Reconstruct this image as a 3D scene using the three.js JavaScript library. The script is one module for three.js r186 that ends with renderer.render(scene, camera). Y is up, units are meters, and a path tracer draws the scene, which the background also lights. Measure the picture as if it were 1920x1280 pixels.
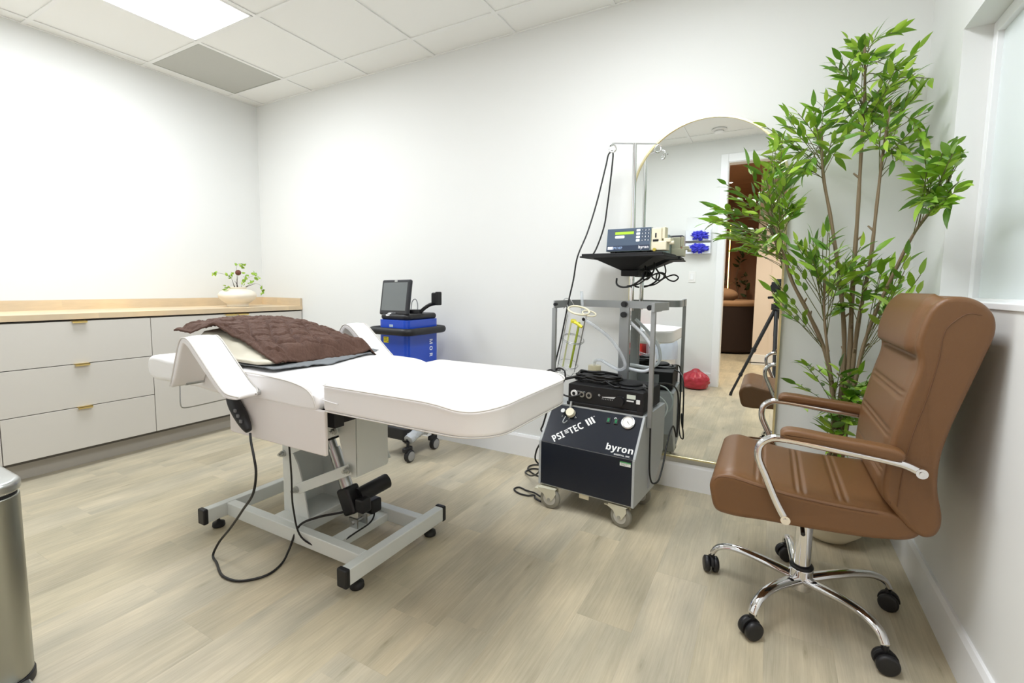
import * as THREE from 'three';
import { RoundedBoxGeometry } from 'three/addons/geometries/RoundedBoxGeometry.js';
import { mergeGeometries, mergeVertices } from 'three/addons/utils/BufferGeometryUtils.js';
import { ImprovedNoise } from 'three/addons/math/ImprovedNoise.js';
import { RectAreaLightUniformsLib } from 'three/addons/lights/RectAreaLightUniformsLib.js';

// ------------------------------------------------------------------ camera, light, exposure
const scene = new THREE.Scene();
const camera = new THREE.PerspectiveCamera(71.72, 1.5, 0.02, 60);
camera.position.set(0, 1.08, 0);
camera.rotation.set(THREE.MathUtils.degToRad(-5.1043), THREE.MathUtils.degToRad(29.0603), THREE.MathUtils.degToRad(0.6572), 'YXZ');
camera.setViewOffset(1920, 1280, 7, 23.66, 1920, 1280);
const renderer = new THREE.WebGLRenderer({ antialias: true });
renderer.toneMapping = THREE.LinearToneMapping;
renderer.toneMappingExposure = 1.34;
renderer.shadowMap.enabled = true;
RectAreaLightUniformsLib.init();
scene.background = new THREE.Color(0x000000);
const PANEL_LIGHT = 12, PANEL_GLOW = 3, PANEL_TINT = 0xf1f5fb;   // ceiling panels
const HALL_LIGHT = 8, HALL_TINT = 0xfff0de;                       // lounge downlights

// ------------------------------------------------------------------ helpers
const V2 = (x, y) => new THREE.Vector2(x, y), V3 = (x, y, z) => new THREE.Vector3(x, y, z);
const PI = Math.PI;
function rng(seed) { let a = seed >>> 0; return () => { a = (a + 0x6D2B79F5) >>> 0; let t = Math.imul(a ^ (a >>> 15), 1 | a); t = (t + Math.imul(t ^ (t >>> 7), 61 | t)) ^ t; return ((t ^ (t >>> 14)) >>> 0) / 4294967296; }; }
const perlin = new ImprovedNoise();
const fbm = (x, y, z, o = 4) => { let s = 0, a = 0.5; for (let i = 0; i < o; i++) { s += a * perlin.noise(x, y, z); x *= 2; y *= 2; z += 7.3; a *= 0.5; } return s; };
const clamp = (x, a, b) => Math.min(b, Math.max(a, x));
const smooth = (a, b, x) => { const t = clamp((x - a) / (b - a), 0, 1); return t * t * (3 - 2 * t); };
const lerp = (a, b, t) => a + (b - a) * t;
const used = {};
const numbered = n => { const k = used[n] = (used[n] ?? -1) + 1; return k ? `${n}_${String(k).padStart(3, '0')}` : n; };
function shade(o) { o.castShadow = true; o.receiveShadow = true; return o; }
function thing(name, label, category, [x, y, z] = [0, 0, 0], turn = 0, group) {
  const o = new THREE.Group(); o.name = numbered(name); o.position.set(x, y, z); o.rotation.y = turn;
  o.userData = { label, category }; if (group) o.userData.group = group; scene.add(o); return o;
}
function clean(g) { const k = g.index ? g.toNonIndexed() : g; for (const n of Object.keys(k.attributes)) if (!['position', 'normal', 'uv'].includes(n)) k.deleteAttribute(n); if (!k.attributes.uv) k.setAttribute('uv', new THREE.BufferAttribute(new Float32Array(k.attributes.position.count * 2), 2)); return k; }
const join = gs => { gs = gs.flat(); return gs.length === 1 ? gs[0] : mergeGeometries(gs.map(clean)); };
function part(name, geo, mat, parent, world = false, label) {            // world: geometry given in world coordinates
  let g = Array.isArray(geo) ? join(geo) : geo;
  if (world) { let p = parent; while (p && p !== scene) { g.translate(-p.position.x, -p.position.y, -p.position.z); p = p.parent; } }
  const m = shade(new THREE.Mesh(g, mat)); m.name = name; if (label) m.userData.label = label; (parent || scene).add(m); return m;
}
function single(name, label, category, geo, mat, group) { const m = part(numbered(name), geo, mat, scene); m.userData = { label, category }; if (group) m.userData.group = group; return m; }
function structure(name, geo, mat, label, category) { const m = part(name, geo, mat, scene); m.userData = { kind: 'structure', label, category }; return m; }
function structGroup(name, label, category) { const o = new THREE.Group(); o.name = name; o.userData = { kind: 'structure', label, category }; scene.add(o); return o; }
const bx = (w, h, d, x, y, z) => new THREE.BoxGeometry(w, h, d).translate(x, y, z);
const rb = (w, h, d, x, y, z, r = 0.004, s = 2) => new RoundedBoxGeometry(w, h, d, s, Math.min(r, w / 2.01, h / 2.01, d / 2.01)).translate(x, y, z);
const span = (x0, x1, y0, y1, z0, z1, r = 0) => r ? rb(Math.abs(x1 - x0), Math.abs(y1 - y0), Math.abs(z1 - z0), (x0 + x1) / 2, (y0 + y1) / 2, (z0 + z1) / 2, r) : bx(Math.abs(x1 - x0), Math.abs(y1 - y0), Math.abs(z1 - z0), (x0 + x1) / 2, (y0 + y1) / 2, (z0 + z1) / 2);
const pts3 = a => a.map(p => V3(...p));
const tube = (a, r, n = 40, k = 8, closed = false, tension = 0.5) => new THREE.TubeGeometry(new THREE.CatmullRomCurve3(pts3(a), closed, 'centripetal', tension), n, r, k, closed);
function rod(a, b, r, k = 14, r2 = r) {                                   // straight cylinder from a to b
  const A = V3(...a), B = V3(...b), d = B.clone().sub(A), g = new THREE.CylinderGeometry(r2, r, d.length(), k);
  g.applyQuaternion(new THREE.Quaternion().setFromUnitVectors(V3(0, 1, 0), d.clone().normalize())); g.translate((A.x + B.x) / 2, (A.y + B.y) / 2, (A.z + B.z) / 2); return g;
}
function bar(a, b, w, h, r = 0.003) {                                      // square bar from a to b
  const A = V3(...a), B = V3(...b), d = B.clone().sub(A), g = new RoundedBoxGeometry(w, h, d.length(), 2, r), m = new THREE.Matrix4().lookAt(B, A, V3(0, 1, 0));
  g.applyMatrix4(m); g.translate((A.x + B.x) / 2, (A.y + B.y) / 2, (A.z + B.z) / 2); return g;
}
const lathe = (pts, k = 40) => new THREE.LatheGeometry(pts.map(p => V2(...p)), k);
function taperTube(a, radius, n = 30, k = 10, flat = 1) {                  // tube whose radius follows radius(t); flat squashes it vertically
  const c = new THREE.CatmullRomCurve3(pts3(a)), P = [], I = [], U = [], fr = c.computeFrenetFrames(n);
  for (let i = 0; i <= n; i++) {
    const p = c.getPointAt(i / n), t = c.getTangentAt(i / n), side = Math.abs(t.y) > 0.97 ? fr.normals[i] : V3(0, 1, 0).cross(t).normalize(), up = t.clone().cross(side).normalize(), r = radius(i / n);
    for (let j = 0; j <= k; j++) { const f = j / k * 2 * PI; P.push(p.x + r * (Math.cos(f) * side.x + flat * Math.sin(f) * up.x), p.y + r * (Math.cos(f) * side.y + flat * Math.sin(f) * up.y), p.z + r * (Math.cos(f) * side.z + flat * Math.sin(f) * up.z)); U.push(i / n, j / k); }
  }
  for (let i = 0; i < n; i++) for (let j = 0; j < k; j++) { const q = i * (k + 1) + j; I.push(q, q + 1, q + k + 1, q + 1, q + k + 2, q + k + 1); }
  for (const [row, flip] of [[0, false], [n, true]]) { const b = row * (k + 1); for (let j = 1; j < k - 1; j++) flip ? I.push(b, b + j, b + j + 1) : I.push(b, b + j + 1, b + j); }
  const g = new THREE.BufferGeometry(); g.setAttribute('position', new THREE.Float32BufferAttribute(P, 3)); g.setAttribute('uv', new THREE.Float32BufferAttribute(U, 2)); g.setIndex(I); g.computeVertexNormals(); return g;
}
function meshFrom(P, I, U) { const g = new THREE.BufferGeometry(); g.setAttribute('position', new THREE.Float32BufferAttribute(P, 3)); g.setAttribute('uv', new THREE.Float32BufferAttribute(U, 2)); g.setIndex(I); g.computeVertexNormals(); return g; }
// upholstery: a closed side profile (x, y) carried across z with rounded ends; dent(x, y, z) pushes the skin inward
function upholster(profile, z0, z1, r, { n = 130, m = 14, dent = null, raw = false } = {}) {
  let pts = raw ? profile.map(p => V2(...p)) : new THREE.CatmullRomCurve3(profile.map(p => V3(p[0], p[1], 0)), true, 'centripetal').getSpacedPoints(n).slice(0, n).map(p => V2(p.x, p.y));
  n = pts.length; if (THREE.ShapeUtils.area(pts) < 0) pts.reverse();
  const nor = pts.map((p, i) => { const a = pts[(i + n - 1) % n], b = pts[(i + 1) % n]; return V2(b.y - a.y, a.x - b.x).normalize(); });
  const st = []; for (let k = 0; k <= 6; k++) { const f = k / 6 * PI / 2; st.push([z0 + r * (1 - Math.cos(f)), r * (1 - Math.sin(f))]); }
  for (let k = 1; k < m; k++) st.push([lerp(z0 + r, z1 - r, k / m), 0]);
  for (let k = 6; k >= 0; k--) { const f = k / 6 * PI / 2; st.push([z1 - r * (1 - Math.cos(f)), r * (1 - Math.sin(f))]); }
  const P = [], U = [], I = [];
  st.forEach(([z, inset], s) => pts.forEach((p, i) => { const d = inset + (dent ? dent(p.x, p.y, z, nor[i]) : 0); P.push(p.x - nor[i].x * d, p.y - nor[i].y * d, z); U.push(i / n * 2, z * 2); }));
  for (let s = 0; s < st.length - 1; s++) for (let i = 0; i < n; i++) { const a = s * n + i, b = s * n + (i + 1) % n; I.push(a, b, a + n, b, b + n, a + n); }
  for (const s of [0, st.length - 1]) { const ring = pts.map((p, i) => V2(P[(s * n + i) * 3], P[(s * n + i) * 3 + 1])); for (const [a, b, c] of THREE.ShapeUtils.triangulateShape(ring, [])) s ? I.push(s * n + a, s * n + b, s * n + c) : I.push(a, c, b); }
  return meshFrom(P, I, U);
}
// pad seen from above: outline (x, z), bottom y0, top y1, edge radius r, crown dome
function padFrom(outline, y0, y1, r, dome = 0, extra = null, rings = 10) {
  let o = outline.map(p => V2(...p)); if (THREE.ShapeUtils.area(o) < 0) o.reverse(); const n = o.length, c = o.reduce((s, p) => s.add(p), V2(0, 0)).multiplyScalar(1 / n);
  const nor = o.map((p, i) => { const a = o[(i + n - 1) % n], b = o[(i + 1) % n]; return V2(b.y - a.y, a.x - b.x).normalize(); });
  const P = [], U = [], I = [], row = [];
  const push = (d, s, y, top) => { row.push(P.length / 3); o.forEach((p, i) => { const q = V2(p.x - nor[i].x * d, p.y - nor[i].y * d).sub(c).multiplyScalar(s).add(c); const yy = y + (top && dome ? dome * (1 - s * s) : 0) + (top && extra ? extra(q.x, q.y, s) : 0); P.push(q.x, yy, q.y); U.push(q.x * 2, q.y * 2); }); };
  push(r, 0.001, y0, false);
  for (let k = 0; k <= 5; k++) { const f = k / 5 * PI / 2; push(r * (1 - Math.sin(f)), 1, y0 + r * (1 - Math.cos(f)), false); }
  for (let k = 5; k >= 0; k--) { const f = k / 5 * PI / 2; push(r * (1 - Math.sin(f)), 1, y1 - r * (1 - Math.cos(f)), true); }
  for (let k = 1; k <= rings; k++) push(r, Math.max(0.001, 1 - k / rings), y1, true);
  for (let s = 0; s < row.length - 1; s++) for (let i = 0; i < n; i++) { const a = row[s] + i, b = row[s] + (i + 1) % n, d = row[s + 1] + i, e = row[s + 1] + (i + 1) % n; I.push(a, d, b, b, d, e); }
  return meshFrom(P, I, U);
}
function roundRect(x0, x1, z0, z1, r, k = 10) {                            // outline with corner radii r (number or four: x0z0, x1z0, x1z1, x0z1)
  const R = Array.isArray(r) ? r : [r, r, r, r], out = [], cs = [[x0, z0, 1, 1, PI], [x1, z0, -1, 1, 1.5 * PI], [x1, z1, -1, -1, 0], [x0, z1, 1, -1, 0.5 * PI]];
  const line = (a, b) => { const m = 12; for (let i = 1; i < m; i++) out.push([lerp(a[0], b[0], i / m), lerp(a[1], b[1], i / m)]); };
  cs.forEach(([x, z, sx, sz, f0], i) => { const cx = x + sx * R[i], cz = z + sz * R[i]; for (let j = 0; j <= k; j++) { const f = f0 + j / k * PI / 2, p = [cx + R[i] * Math.cos(f), cz + R[i] * Math.sin(f)]; if (j === 0 && out.length) line(out[out.length - 1], p); out.push(p); } });
  line(out[out.length - 1], out[0]); return out;
}
// thin sheet on a grid: f(s, t) -> [x, y, z]; closed with a second skin th below
function sheet(nx, nz, f, th) {
  const P = [], U = [], I = [], w = nz + 1, N = (nx + 1) * w;
  for (const k of [0, 1]) for (let i = 0; i <= nx; i++) for (let j = 0; j <= nz; j++) { const p = f(i / nx, j / nz); P.push(p[0], p[1] - k * th, p[2]); U.push(i / nx, j / nz); }
  for (let i = 0; i < nx; i++) for (let j = 0; j < nz; j++) { const a = i * w + j; I.push(a, a + 1, a + w, a + 1, a + w + 1, a + w); const b = a + N; I.push(b, b + w, b + 1, b + 1, b + w, b + w + 1); }
  const edge = []; for (let i = 0; i < nx; i++) edge.push([i * w, (i + 1) * w], [(i + 1) * w + nz, i * w + nz]); for (let j = 0; j < nz; j++) edge.push([j + 1, j], [nx * w + j, nx * w + j + 1]);
  for (const [a, b] of edge) I.push(a, b, a + N, b, b + N, a + N);
  return meshFrom(P, I, U);
}
function prism(pts, depth, bevel = 0) {                                    // shape in x, y pushed along z from 0 to depth
  const s = new THREE.Shape(pts.map(p => V2(...p)));
  return new THREE.ExtrudeGeometry(s, bevel ? { depth: depth - 2 * bevel, bevelEnabled: true, bevelSize: bevel, bevelThickness: bevel, bevelOffset: -bevel, bevelSegments: 2, curveSegments: 16 } : { depth, bevelEnabled: false, curveSegments: 16 }).translate(0, 0, bevel);
}
function quad(a, b, c, d) { return meshFrom([...a, ...b, ...c, ...d], [0, 1, 2, 0, 2, 3], [0, 0, 1, 0, 1, 1, 0, 1]); }   // a b c d counter-clockwise from lower left

// ------------------------------------------------------------------ textures and materials
function dataTex(w, h, f, srgb = true) {
  const d = new Uint8Array(w * h * 4); for (let y = 0; y < h; y++) for (let x = 0; x < w; x++) { const c = f(x / w, y / h), i = (y * w + x) * 4; d[i] = clamp(c[0], 0, 255); d[i + 1] = clamp(c[1], 0, 255); d[i + 2] = clamp(c[2], 0, 255); d[i + 3] = 255; }
  const t = new THREE.DataTexture(d, w, h); t.wrapS = t.wrapT = THREE.RepeatWrapping; t.magFilter = THREE.LinearFilter; t.minFilter = THREE.LinearMipmapLinearFilter; t.generateMipmaps = true; if (srgb) t.colorSpace = THREE.SRGBColorSpace; t.needsUpdate = true; return t;
}
function canvasTex(w, h, draw) { const c = document.createElement('canvas'); c.width = w; c.height = h; const g = c.getContext('2d'); draw(g, w, h); const t = new THREE.CanvasTexture(c); t.colorSpace = THREE.SRGBColorSpace; return t; }
const M = (color, roughness = 0.6, metalness = 0, o = {}) => new THREE.MeshPhysicalMaterial({ color, roughness, metalness, ...o });
const knot = (u, v, s) => { const a = (s * 7.31) % 1, b = (s * 3.77) % 1, d = Math.hypot((u - 0.2 - 0.6 * a) * 5.5, (v - b) * 9); return s < 60 ? Math.exp(-d * d * 26) * (0.8 + 0.2 * Math.sin(d * 40)) : 0; };
function woodTex(seed, base, warm, grey, contrast = 1, w = 192, h = 1024) {
  return dataTex(w, h, (u, v) => {
    const bend = fbm(u * 1.5 + seed, v * 2.2, seed, 3) * 0.9;
    const streak = fbm((u + bend * 0.12) * 24 + seed * 3, v * 3.2, seed + 2, 3), fine = fbm((u + bend * 0.05) * 90, v * 22, seed + 5, 3), tone = fbm(u * 1.6 + seed, v * 3.1 + seed, seed + 9, 4);
    const pore = Math.max(0, fbm(u * 110, v * 16, seed + 3, 2) - 0.18);
    const k = clamp(0.5 + tone * 1.7, 0, 1), l = (streak * 16 + fine * 12 - pore * 26 + tone * 34 - knot(u, v, seed) * 22) * contrast;
    return [0, 1, 2].map(i => base[i] + lerp(grey[i], warm[i], k) + l * (i === 2 ? 1.05 : 1));
  });
}
const plankTex = [3.1, 17.7, 29.3, 41.9, 55.2].map((s, i) => woodTex(s, [[192, 183, 160], [189, 180, 156], [195, 186, 164], [191, 183, 162], [188, 178, 154]][i], [3, 0, -5], [-4, -3, -2], 1));
const mPlank = plankTex.map(t => M(0xffffff, 0.46, 0, { map: t, bumpMap: t, bumpScale: 0.0004 }));
const mSub = M(0x8d8169, 0.9);
const oakTex = woodTex(71.3, [222, 201, 168], [5, 0, -7], [-6, -4, 0], 0.55, 256, 1024);
const mOak = M(0xffffff, 0.5, 0, { map: oakTex });
const wallTex = dataTex(256, 256, (u, v) => { const n = fbm(u * 40, v * 40, 1.5, 2) * 40 + 128; return [n, n, n]; }, false); wallTex.repeat.set(6, 6);
const mWall = M(0xebece9, 0.62), mTrim = M(0xf4f5f5, 0.38), mCeil = M(0xf8f8f4, 0.85, 0, { bumpMap: wallTex, bumpScale: 0.0006 }), mGrid = M(0xf7f7f4, 0.5);
const mCab = M(0xd6d2ca, 0.42), mGap = M(0x5c5852, 0.8), mToe = M(0xb9b3a8, 0.5);
const mBrass = M(0xf0d488, 0.42, 0.9), mGold = M(0xe6dcb0, 0.3, 1);
const mChrome = M(0xe6e6e8, 0.07, 1), mSteel = M(0xbfc1c0, 0.3, 1), mAlu = M(0xa4a7a8, 0.42, 0.75);
const mVinyl = M(0xf6f4f3, 0.4, 0, { clearcoat: 0.15, clearcoatRoughness: 0.4 }), mPiping = M(0xdedad4, 0.45), mSkirt = M(0xeee9e6, 0.5);
const mPowder = M(0xe4e9e6, 0.35), mBlack = M(0x17171a, 0.45), mBlackMatte = M(0x121214, 0.7), mRubber = M(0x1a1a1a, 0.6), mCable = M(0x131313, 0.42);
const leatherTex = dataTex(256, 256, (u, v) => { const n = 128 + fbm(u * 60, v * 60, 3.3, 3) * 160; return [n, n, n]; }, false); leatherTex.repeat.set(8, 8);
const mLeather = M(0x765231, 0.4, 0, { bumpMap: leatherTex, bumpScale: 0.0004 }), mSeam = M(0x6e4c31, 0.6);
const mLeaf = [0x93bb36, 0x7ca92d, 0xadd04a, 0x64942f].map(c => M(c, 0.36, 0, { side: THREE.DoubleSide, transmission: 0.25, thickness: 0 }));
const barkTex = dataTex(64, 512, (u, v) => { const n = fbm(u * 6, v * 40, 2.2, 4) * 70, b = Math.sin(v * 90 + fbm(u * 2, v * 8, 1, 2) * 6) > 0.92 ? -22 : 0; return [136 + n + b, 118 + n + b, 92 + n + b]; });
const mBark = M(0xffffff, 0.75, 0, { map: barkTex }), mTwig = M(0x6a6a3c, 0.7);
const mClear = M(0xffffff, 0.04, 0, { transmission: 1, thickness: 0, ior: 1.46 }), mTubing = M(0xf2f5f8, 0.12, 0, { transmission: 0.75, thickness: 0, ior: 1.4 });
const mWhitePlastic = M(0xf2f1ee, 0.35), mCream = M(0xeae3c8, 0.4);

// ------------------------------------------------------------------ room shell
const XL = -3.98, XR = 0.52, ZB = -2.634, ZF = 0.28, H = 2.6, T = 0.12;
{ // floor: planks running away from the doorway
  const floor = structGroup('floor', 'pale greige oak plank floor', 'floor');
  part('subfloor', span(XL - T, XR + T, -0.08, -0.012, ZB - T, ZF + T), mSub, floor);
  const W = 0.1825, L = 1.22, R = rng(11), gap = 0.0002;
  let row = 0;
  for (let x = XL; x < XR - 0.001; x += W, row++) {
    const x1 = Math.min(x + W, XR); let z = ZB - ((row * 0.41 + R() * 0.25) % 1) * L;
    while (z < ZF + T) {
      const z0 = Math.max(z, ZB), z1 = Math.min(z + L, ZF + T);
      if (z1 - z0 > 0.02) {
        const w = x1 - x - gap, l = z1 - z0 - gap, g = new THREE.BoxGeometry(w, 0.012, l).translate((x + x1) / 2, -0.006, (z0 + z1) / 2), p = g.attributes.position, uv = g.attributes.uv, off = R();
        for (let i = 0; i < p.count; i++) uv.setXY(i, (p.getX(i) - x) / W, (p.getZ(i) - z) / L + off);
        part('plank', g, mPlank[Math.floor(R() * mPlank.length)], floor);
      }
      z += L;
    }
  }
}
{ // suspended ceiling: lay-in tiles in a T-bar grid
  const ceil = structGroup('ceiling', 'white suspended ceiling of square tiles', 'ceiling');
  part('slab', span(XL - T, XR + T, H + 0.05, H + 0.12, ZB - T, ZF + T), mCeil, ceil);
  const gx = [XL], gz = [ZB]; for (let k = 5; k >= -2; k--) gx.push(-0.831 - 0.6096 * k); for (let k = 0; k < 5; k++) gz.push(-2.39 + 0.6096 * k); gx.push(XR); gz.push(ZF);
  const skip = (i, j) => (Math.abs(gx[i] + 3.27) < 0.02 || Math.abs(gx[i] + 0.831) < 0.02) && (j === 2 || j === 3) || Math.abs(gx[i] + 3.879) < 0.02 && j === 1;
  for (let i = 0; i < gx.length - 1; i++) for (let j = 0; j < gz.length - 1; j++) if (!skip(i, j) && gx[i + 1] - gx[i] > 0.03) part('tile', span(gx[i] + 0.003, gx[i + 1] - 0.003, H + 0.006, H + 0.022, gz[j] + 0.003, gz[j + 1] - 0.003), mCeil, ceil);
  for (let i = 0; i < gx.length; i++) part('grid_bar', span(gx[i] - 0.012, gx[i] + 0.012, H, H + 0.005, ZB, ZF), mGrid, ceil);
  for (let j = 0; j < gz.length; j++) part('grid_bar', span(XL, XR, H + 0.0003, H + 0.0053, gz[j] - 0.012, gz[j] + 0.012), mGrid, ceil);
}
structure('wall_left', span(XL - T, XL, 0, H + 0.1, ZB - T, ZF + T), mWall, 'plain white wall above the drawer cabinets', 'wall');
structure('wall_back', span(XL, XR, 0, H + 0.1, ZB - T, ZB), mWall, 'plain white wall behind the arched mirror', 'wall');
{
  const s = new THREE.Shape([V2(ZB - T, 0), V2(ZF + T, 0), V2(ZF + T, H + 0.1), V2(ZB - T, H + 0.1)]);
  s.holes.push(new THREE.Path([V2(-2.215, 1.037), V2(-2.215, 1.965), V2(-0.9, 1.965), V2(-0.9, 1.037)]));
  const g = new THREE.ExtrudeGeometry(s, { depth: T + 0.04, bevelEnabled: false }); g.rotateY(-PI / 2); g.translate(XR + T + 0.04, 0, 0);
  structure('wall_right', g, mWall, 'white wall with the window behind the brown chair', 'wall');
}
{ // wall behind the camera with the doorway, seen in the mirror
  const s = new THREE.Shape([V2(XL, 0), V2(-0.47, 0), V2(-0.47, 2.37), V2(0.44, 2.37), V2(0.44, 0), V2(XR, 0), V2(XR, H + 0.1), V2(XL, H + 0.1)]);
  structure('wall_front', new THREE.ExtrudeGeometry(s, { depth: T, bevelEnabled: false }).translate(0, 0, ZF), mWall, 'white wall with the doorway, reflected in the mirror', 'wall');
  const d = structGroup('door_1', 'white door casing reflected in the mirror', 'door');
  part('casing', span(-0.535, -0.463, 0, 2.445, ZF - 0.016, ZF, 0.004), mTrim, d); part('casing', span(0.433, 0.505, 0, 2.445, ZF - 0.016, ZF, 0.004), mTrim, d); part('casing', span(-0.463, 0.433, 2.363, 2.445, ZF - 0.016, ZF, 0.004), mTrim, d);
  part('jamb', span(-0.472, -0.457, 0, 2.36, ZF - 0.004, ZF + T + 0.004), mTrim, d); part('jamb', span(0.427, 0.442, 0, 2.36, ZF - 0.004, ZF + T + 0.004), mTrim, d); part('jamb', span(-0.472, 0.442, 2.357, 2.372, ZF - 0.004, ZF + T + 0.004), mTrim, d);
  part('strike_plate', span(-0.458, -0.4555, 0.97, 1.03, ZF + 0.04, ZF + 0.065), mSteel, d);
}
const skirtProfile = (len) => { const g = prism([[0, 0], [0.014, 0], [0.014, 0.126], [0.008, 0.142], [0, 0.142]], len); return g; };
structure('baseboard_back', skirtProfile(XR - XL).rotateY(-PI / 2).translate(XR, 0, ZB), mTrim, 'white baseboard under the mirror', 'baseboard');
structure('baseboard_right', skirtProfile(ZF - ZB - 0.02).rotateY(PI).translate(XR, 0, ZF), mTrim, 'white baseboard behind the brown chair', 'baseboard');
structure('baseboard_front', span(XL, -0.535, 0, 0.14, ZF - 0.014, ZF), mTrim, 'white baseboard beside the doorway, reflected in the mirror', 'baseboard');
{ // window of frosted glass in the right-hand wall
  const w = structGroup('window_1', 'frosted window in a deep white reveal beside the leafy tree', 'window');
  const x0 = XR + 0.075, x1 = XR + 0.11;
  part('frame', [span(x0, x1, 1.037, 1.965, -2.215, -2.18, 0.003), span(x0, x1, 1.037, 1.965, -0.935, -0.9, 0.003), span(x0, x1, 1.925, 1.965, -2.18, -0.935, 0.003), span(x0, x1, 1.037, 1.06, -2.18, -0.935, 0.003)], mTrim, w);
  part('sill', span(XR - 0.006, XR + 0.1, 1.034, 1.052, -2.215, -0.9, 0.003), mTrim, w);
  part('pane', span(XR + 0.093, XR + 0.099, 1.05, 1.935, -2.185, -0.93), M(0xe9f1f1, 0.06, 0, { ior: 1.5 }), w, false, 'frosted glass pane');
  part('backing', span(XR + 0.13, XR + 0.15, 1.0, 2.0, -2.25, -0.86), mTrim, w);
}

// ------------------------------------------------------------------ ceiling fittings
function ledPanel(x0, x1, z0, z1, label) {
  const o = thing('ceiling_light', label, 'light panel', [(x0 + x1) / 2, H, (z0 + z1) / 2], 0, 'flat ceiling light panels');
  const w = x1 - x0, d = z1 - z0, f = 0.012;
  part('frame', [bx(w, 0.02, f, 0, 0.008, d / 2 - f / 2), bx(w, 0.02, f, 0, 0.008, -d / 2 + f / 2), bx(f, 0.02, d, w / 2 - f / 2, 0.008, 0), bx(f, 0.02, d, -w / 2 + f / 2, 0.008, 0)], mGrid, o);
  part('diffuser', bx(w - 2 * f, 0.004, d - 2 * f, 0, 0.01, 0), M(0xffffff, 0.6, 0, { emissive: PANEL_TINT, emissiveIntensity: PANEL_GLOW }), o);
  const l = new THREE.RectAreaLight(PANEL_TINT, PANEL_LIGHT, w - 2 * f, d - 2 * f); l.position.set(0, 0.006, 0); l.rotation.x = -PI / 2; l.name = 'panel_lamp'; o.add(l);
}
ledPanel(-3.255, -2.675, -1.765, -0.575, 'glowing flat ceiling light panel beside the grey vent');
ledPanel(-0.816, -0.236, -1.765, -0.575, 'ceiling light panel above the floor between bed and chair');
{
  const o = thing('ceiling_vent', 'grey perforated return air vent in the ceiling grid', 'vent', [-3.575, H, -2.085]);
  const t = canvasTex(512, 512, (g, w, h) => { g.fillStyle = '#cbcbc3'; g.fillRect(0, 0, w, h); g.fillStyle = '#9a9a92'; for (let y = 4; y < h; y += 8) for (let x = 4 + (y % 16 === 4 ? 0 : 4); x < w; x += 8) { g.beginPath(); g.arc(x, y, 2.3, 0, 7); g.fill(); } });
  t.wrapS = t.wrapT = THREE.RepeatWrapping; t.repeat.set(2, 2);
  part('perforated_face', bx(0.575, 0.003, 0.575, 0, 0.004, 0), M(0xffffff, 0.6, 0, { map: t }), o);
  part('rim', [bx(0.592, 0.012, 0.01, 0, 0.007, 0.291), bx(0.592, 0.012, 0.01, 0, 0.007, -0.291), bx(0.01, 0.012, 0.592, 0.291, 0.007, 0), bx(0.01, 0.012, 0.592, -0.291, 0.007, 0)], M(0xa9aaa0, 0.5), o);
}
{
  const o = thing('smoke_detector', 'round white smoke detector on the ceiling, reflected in the mirror', 'smoke detector', [-0.53, H, -0.08]);
  part('base', lathe([[0, 0.004], [0.065, 0.004], [0.068, -0.004], [0.062, -0.014], [0, -0.014]]), mWhitePlastic, o);
  part('sensor_dome', lathe([[0, -0.014], [0.045, -0.014], [0.042, -0.034], [0.03, -0.042], [0, -0.043]]), mWhitePlastic, o);
}

// ------------------------------------------------------------------ drawer and door cabinets along the left wall
const CF = -3.45;                                                            // plane of the cabinet fronts
function cabinet(name, label, z0, z1, fronts, handles) {
  const o = thing(name, label, 'cabinet', [XL + 0.004, 0, (z0 + z1) / 2], 0, 'fitted base cabinets');
  part('carcass', span(XL + 0.004, CF - 0.021, 0.1, 0.862, z1 + 0.0015, z0 - 0.0015), mGap, o, true);
  part('toe_kick', span(XL + 0.004, -3.53, 0, 0.1, z1, z0), mToe, o, true);
  for (const [name2, y0, y1, a, b, handle] of fronts) {
    const f = part(name2, span(CF - 0.02, CF, y0, y1, b, a, 0.0015), mCab, o, true);
    if (handle) { const [c, w] = handle; const h = part('handle', [span(CF - 0.018, CF + 0.018, y1, y1 + 0.003, c - w / 2, c + w / 2), span(CF + 0.0145, CF + 0.018, y1 - 0.009, y1 + 0.003, c - w / 2, c + w / 2)], mBrass, f, true); }
  }
}
const g2 = 0.0018;
cabinet('drawer_cabinet', 'greige cabinet of three wide drawers with brass edge pulls', -0.81, -1.515, [['drawer', 0.613, 0.856, -0.81 - g2, -1.515 + g2, [-1.158, 0.066]], ['drawer', 0.363, 0.609, -0.81 - g2, -1.515 + g2, [-1.158, 0.066]], ['drawer', 0.118, 0.359, -0.81 - g2, -1.515 + g2, [-1.158, 0.066]]]);
cabinet('door_cabinet', 'greige two-door cabinet behind the head of the treatment bed', -1.515, -2.625, [['door', 0.118, 0.856, -1.515 - g2, -2.07 + g2, [-2.025, 0.08]], ['door', 0.118, 0.856, -2.07 - g2, -2.625, [-2.115, 0.08]]]);
cabinet('drawer_cabinet', 'greige cabinet cut off by the frame edge behind the steel bin', 0.1, -0.81, [['door', 0.118, 0.856, 0.1 - g2, -0.81 + g2, [-0.3, 0.066]]]);
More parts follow.
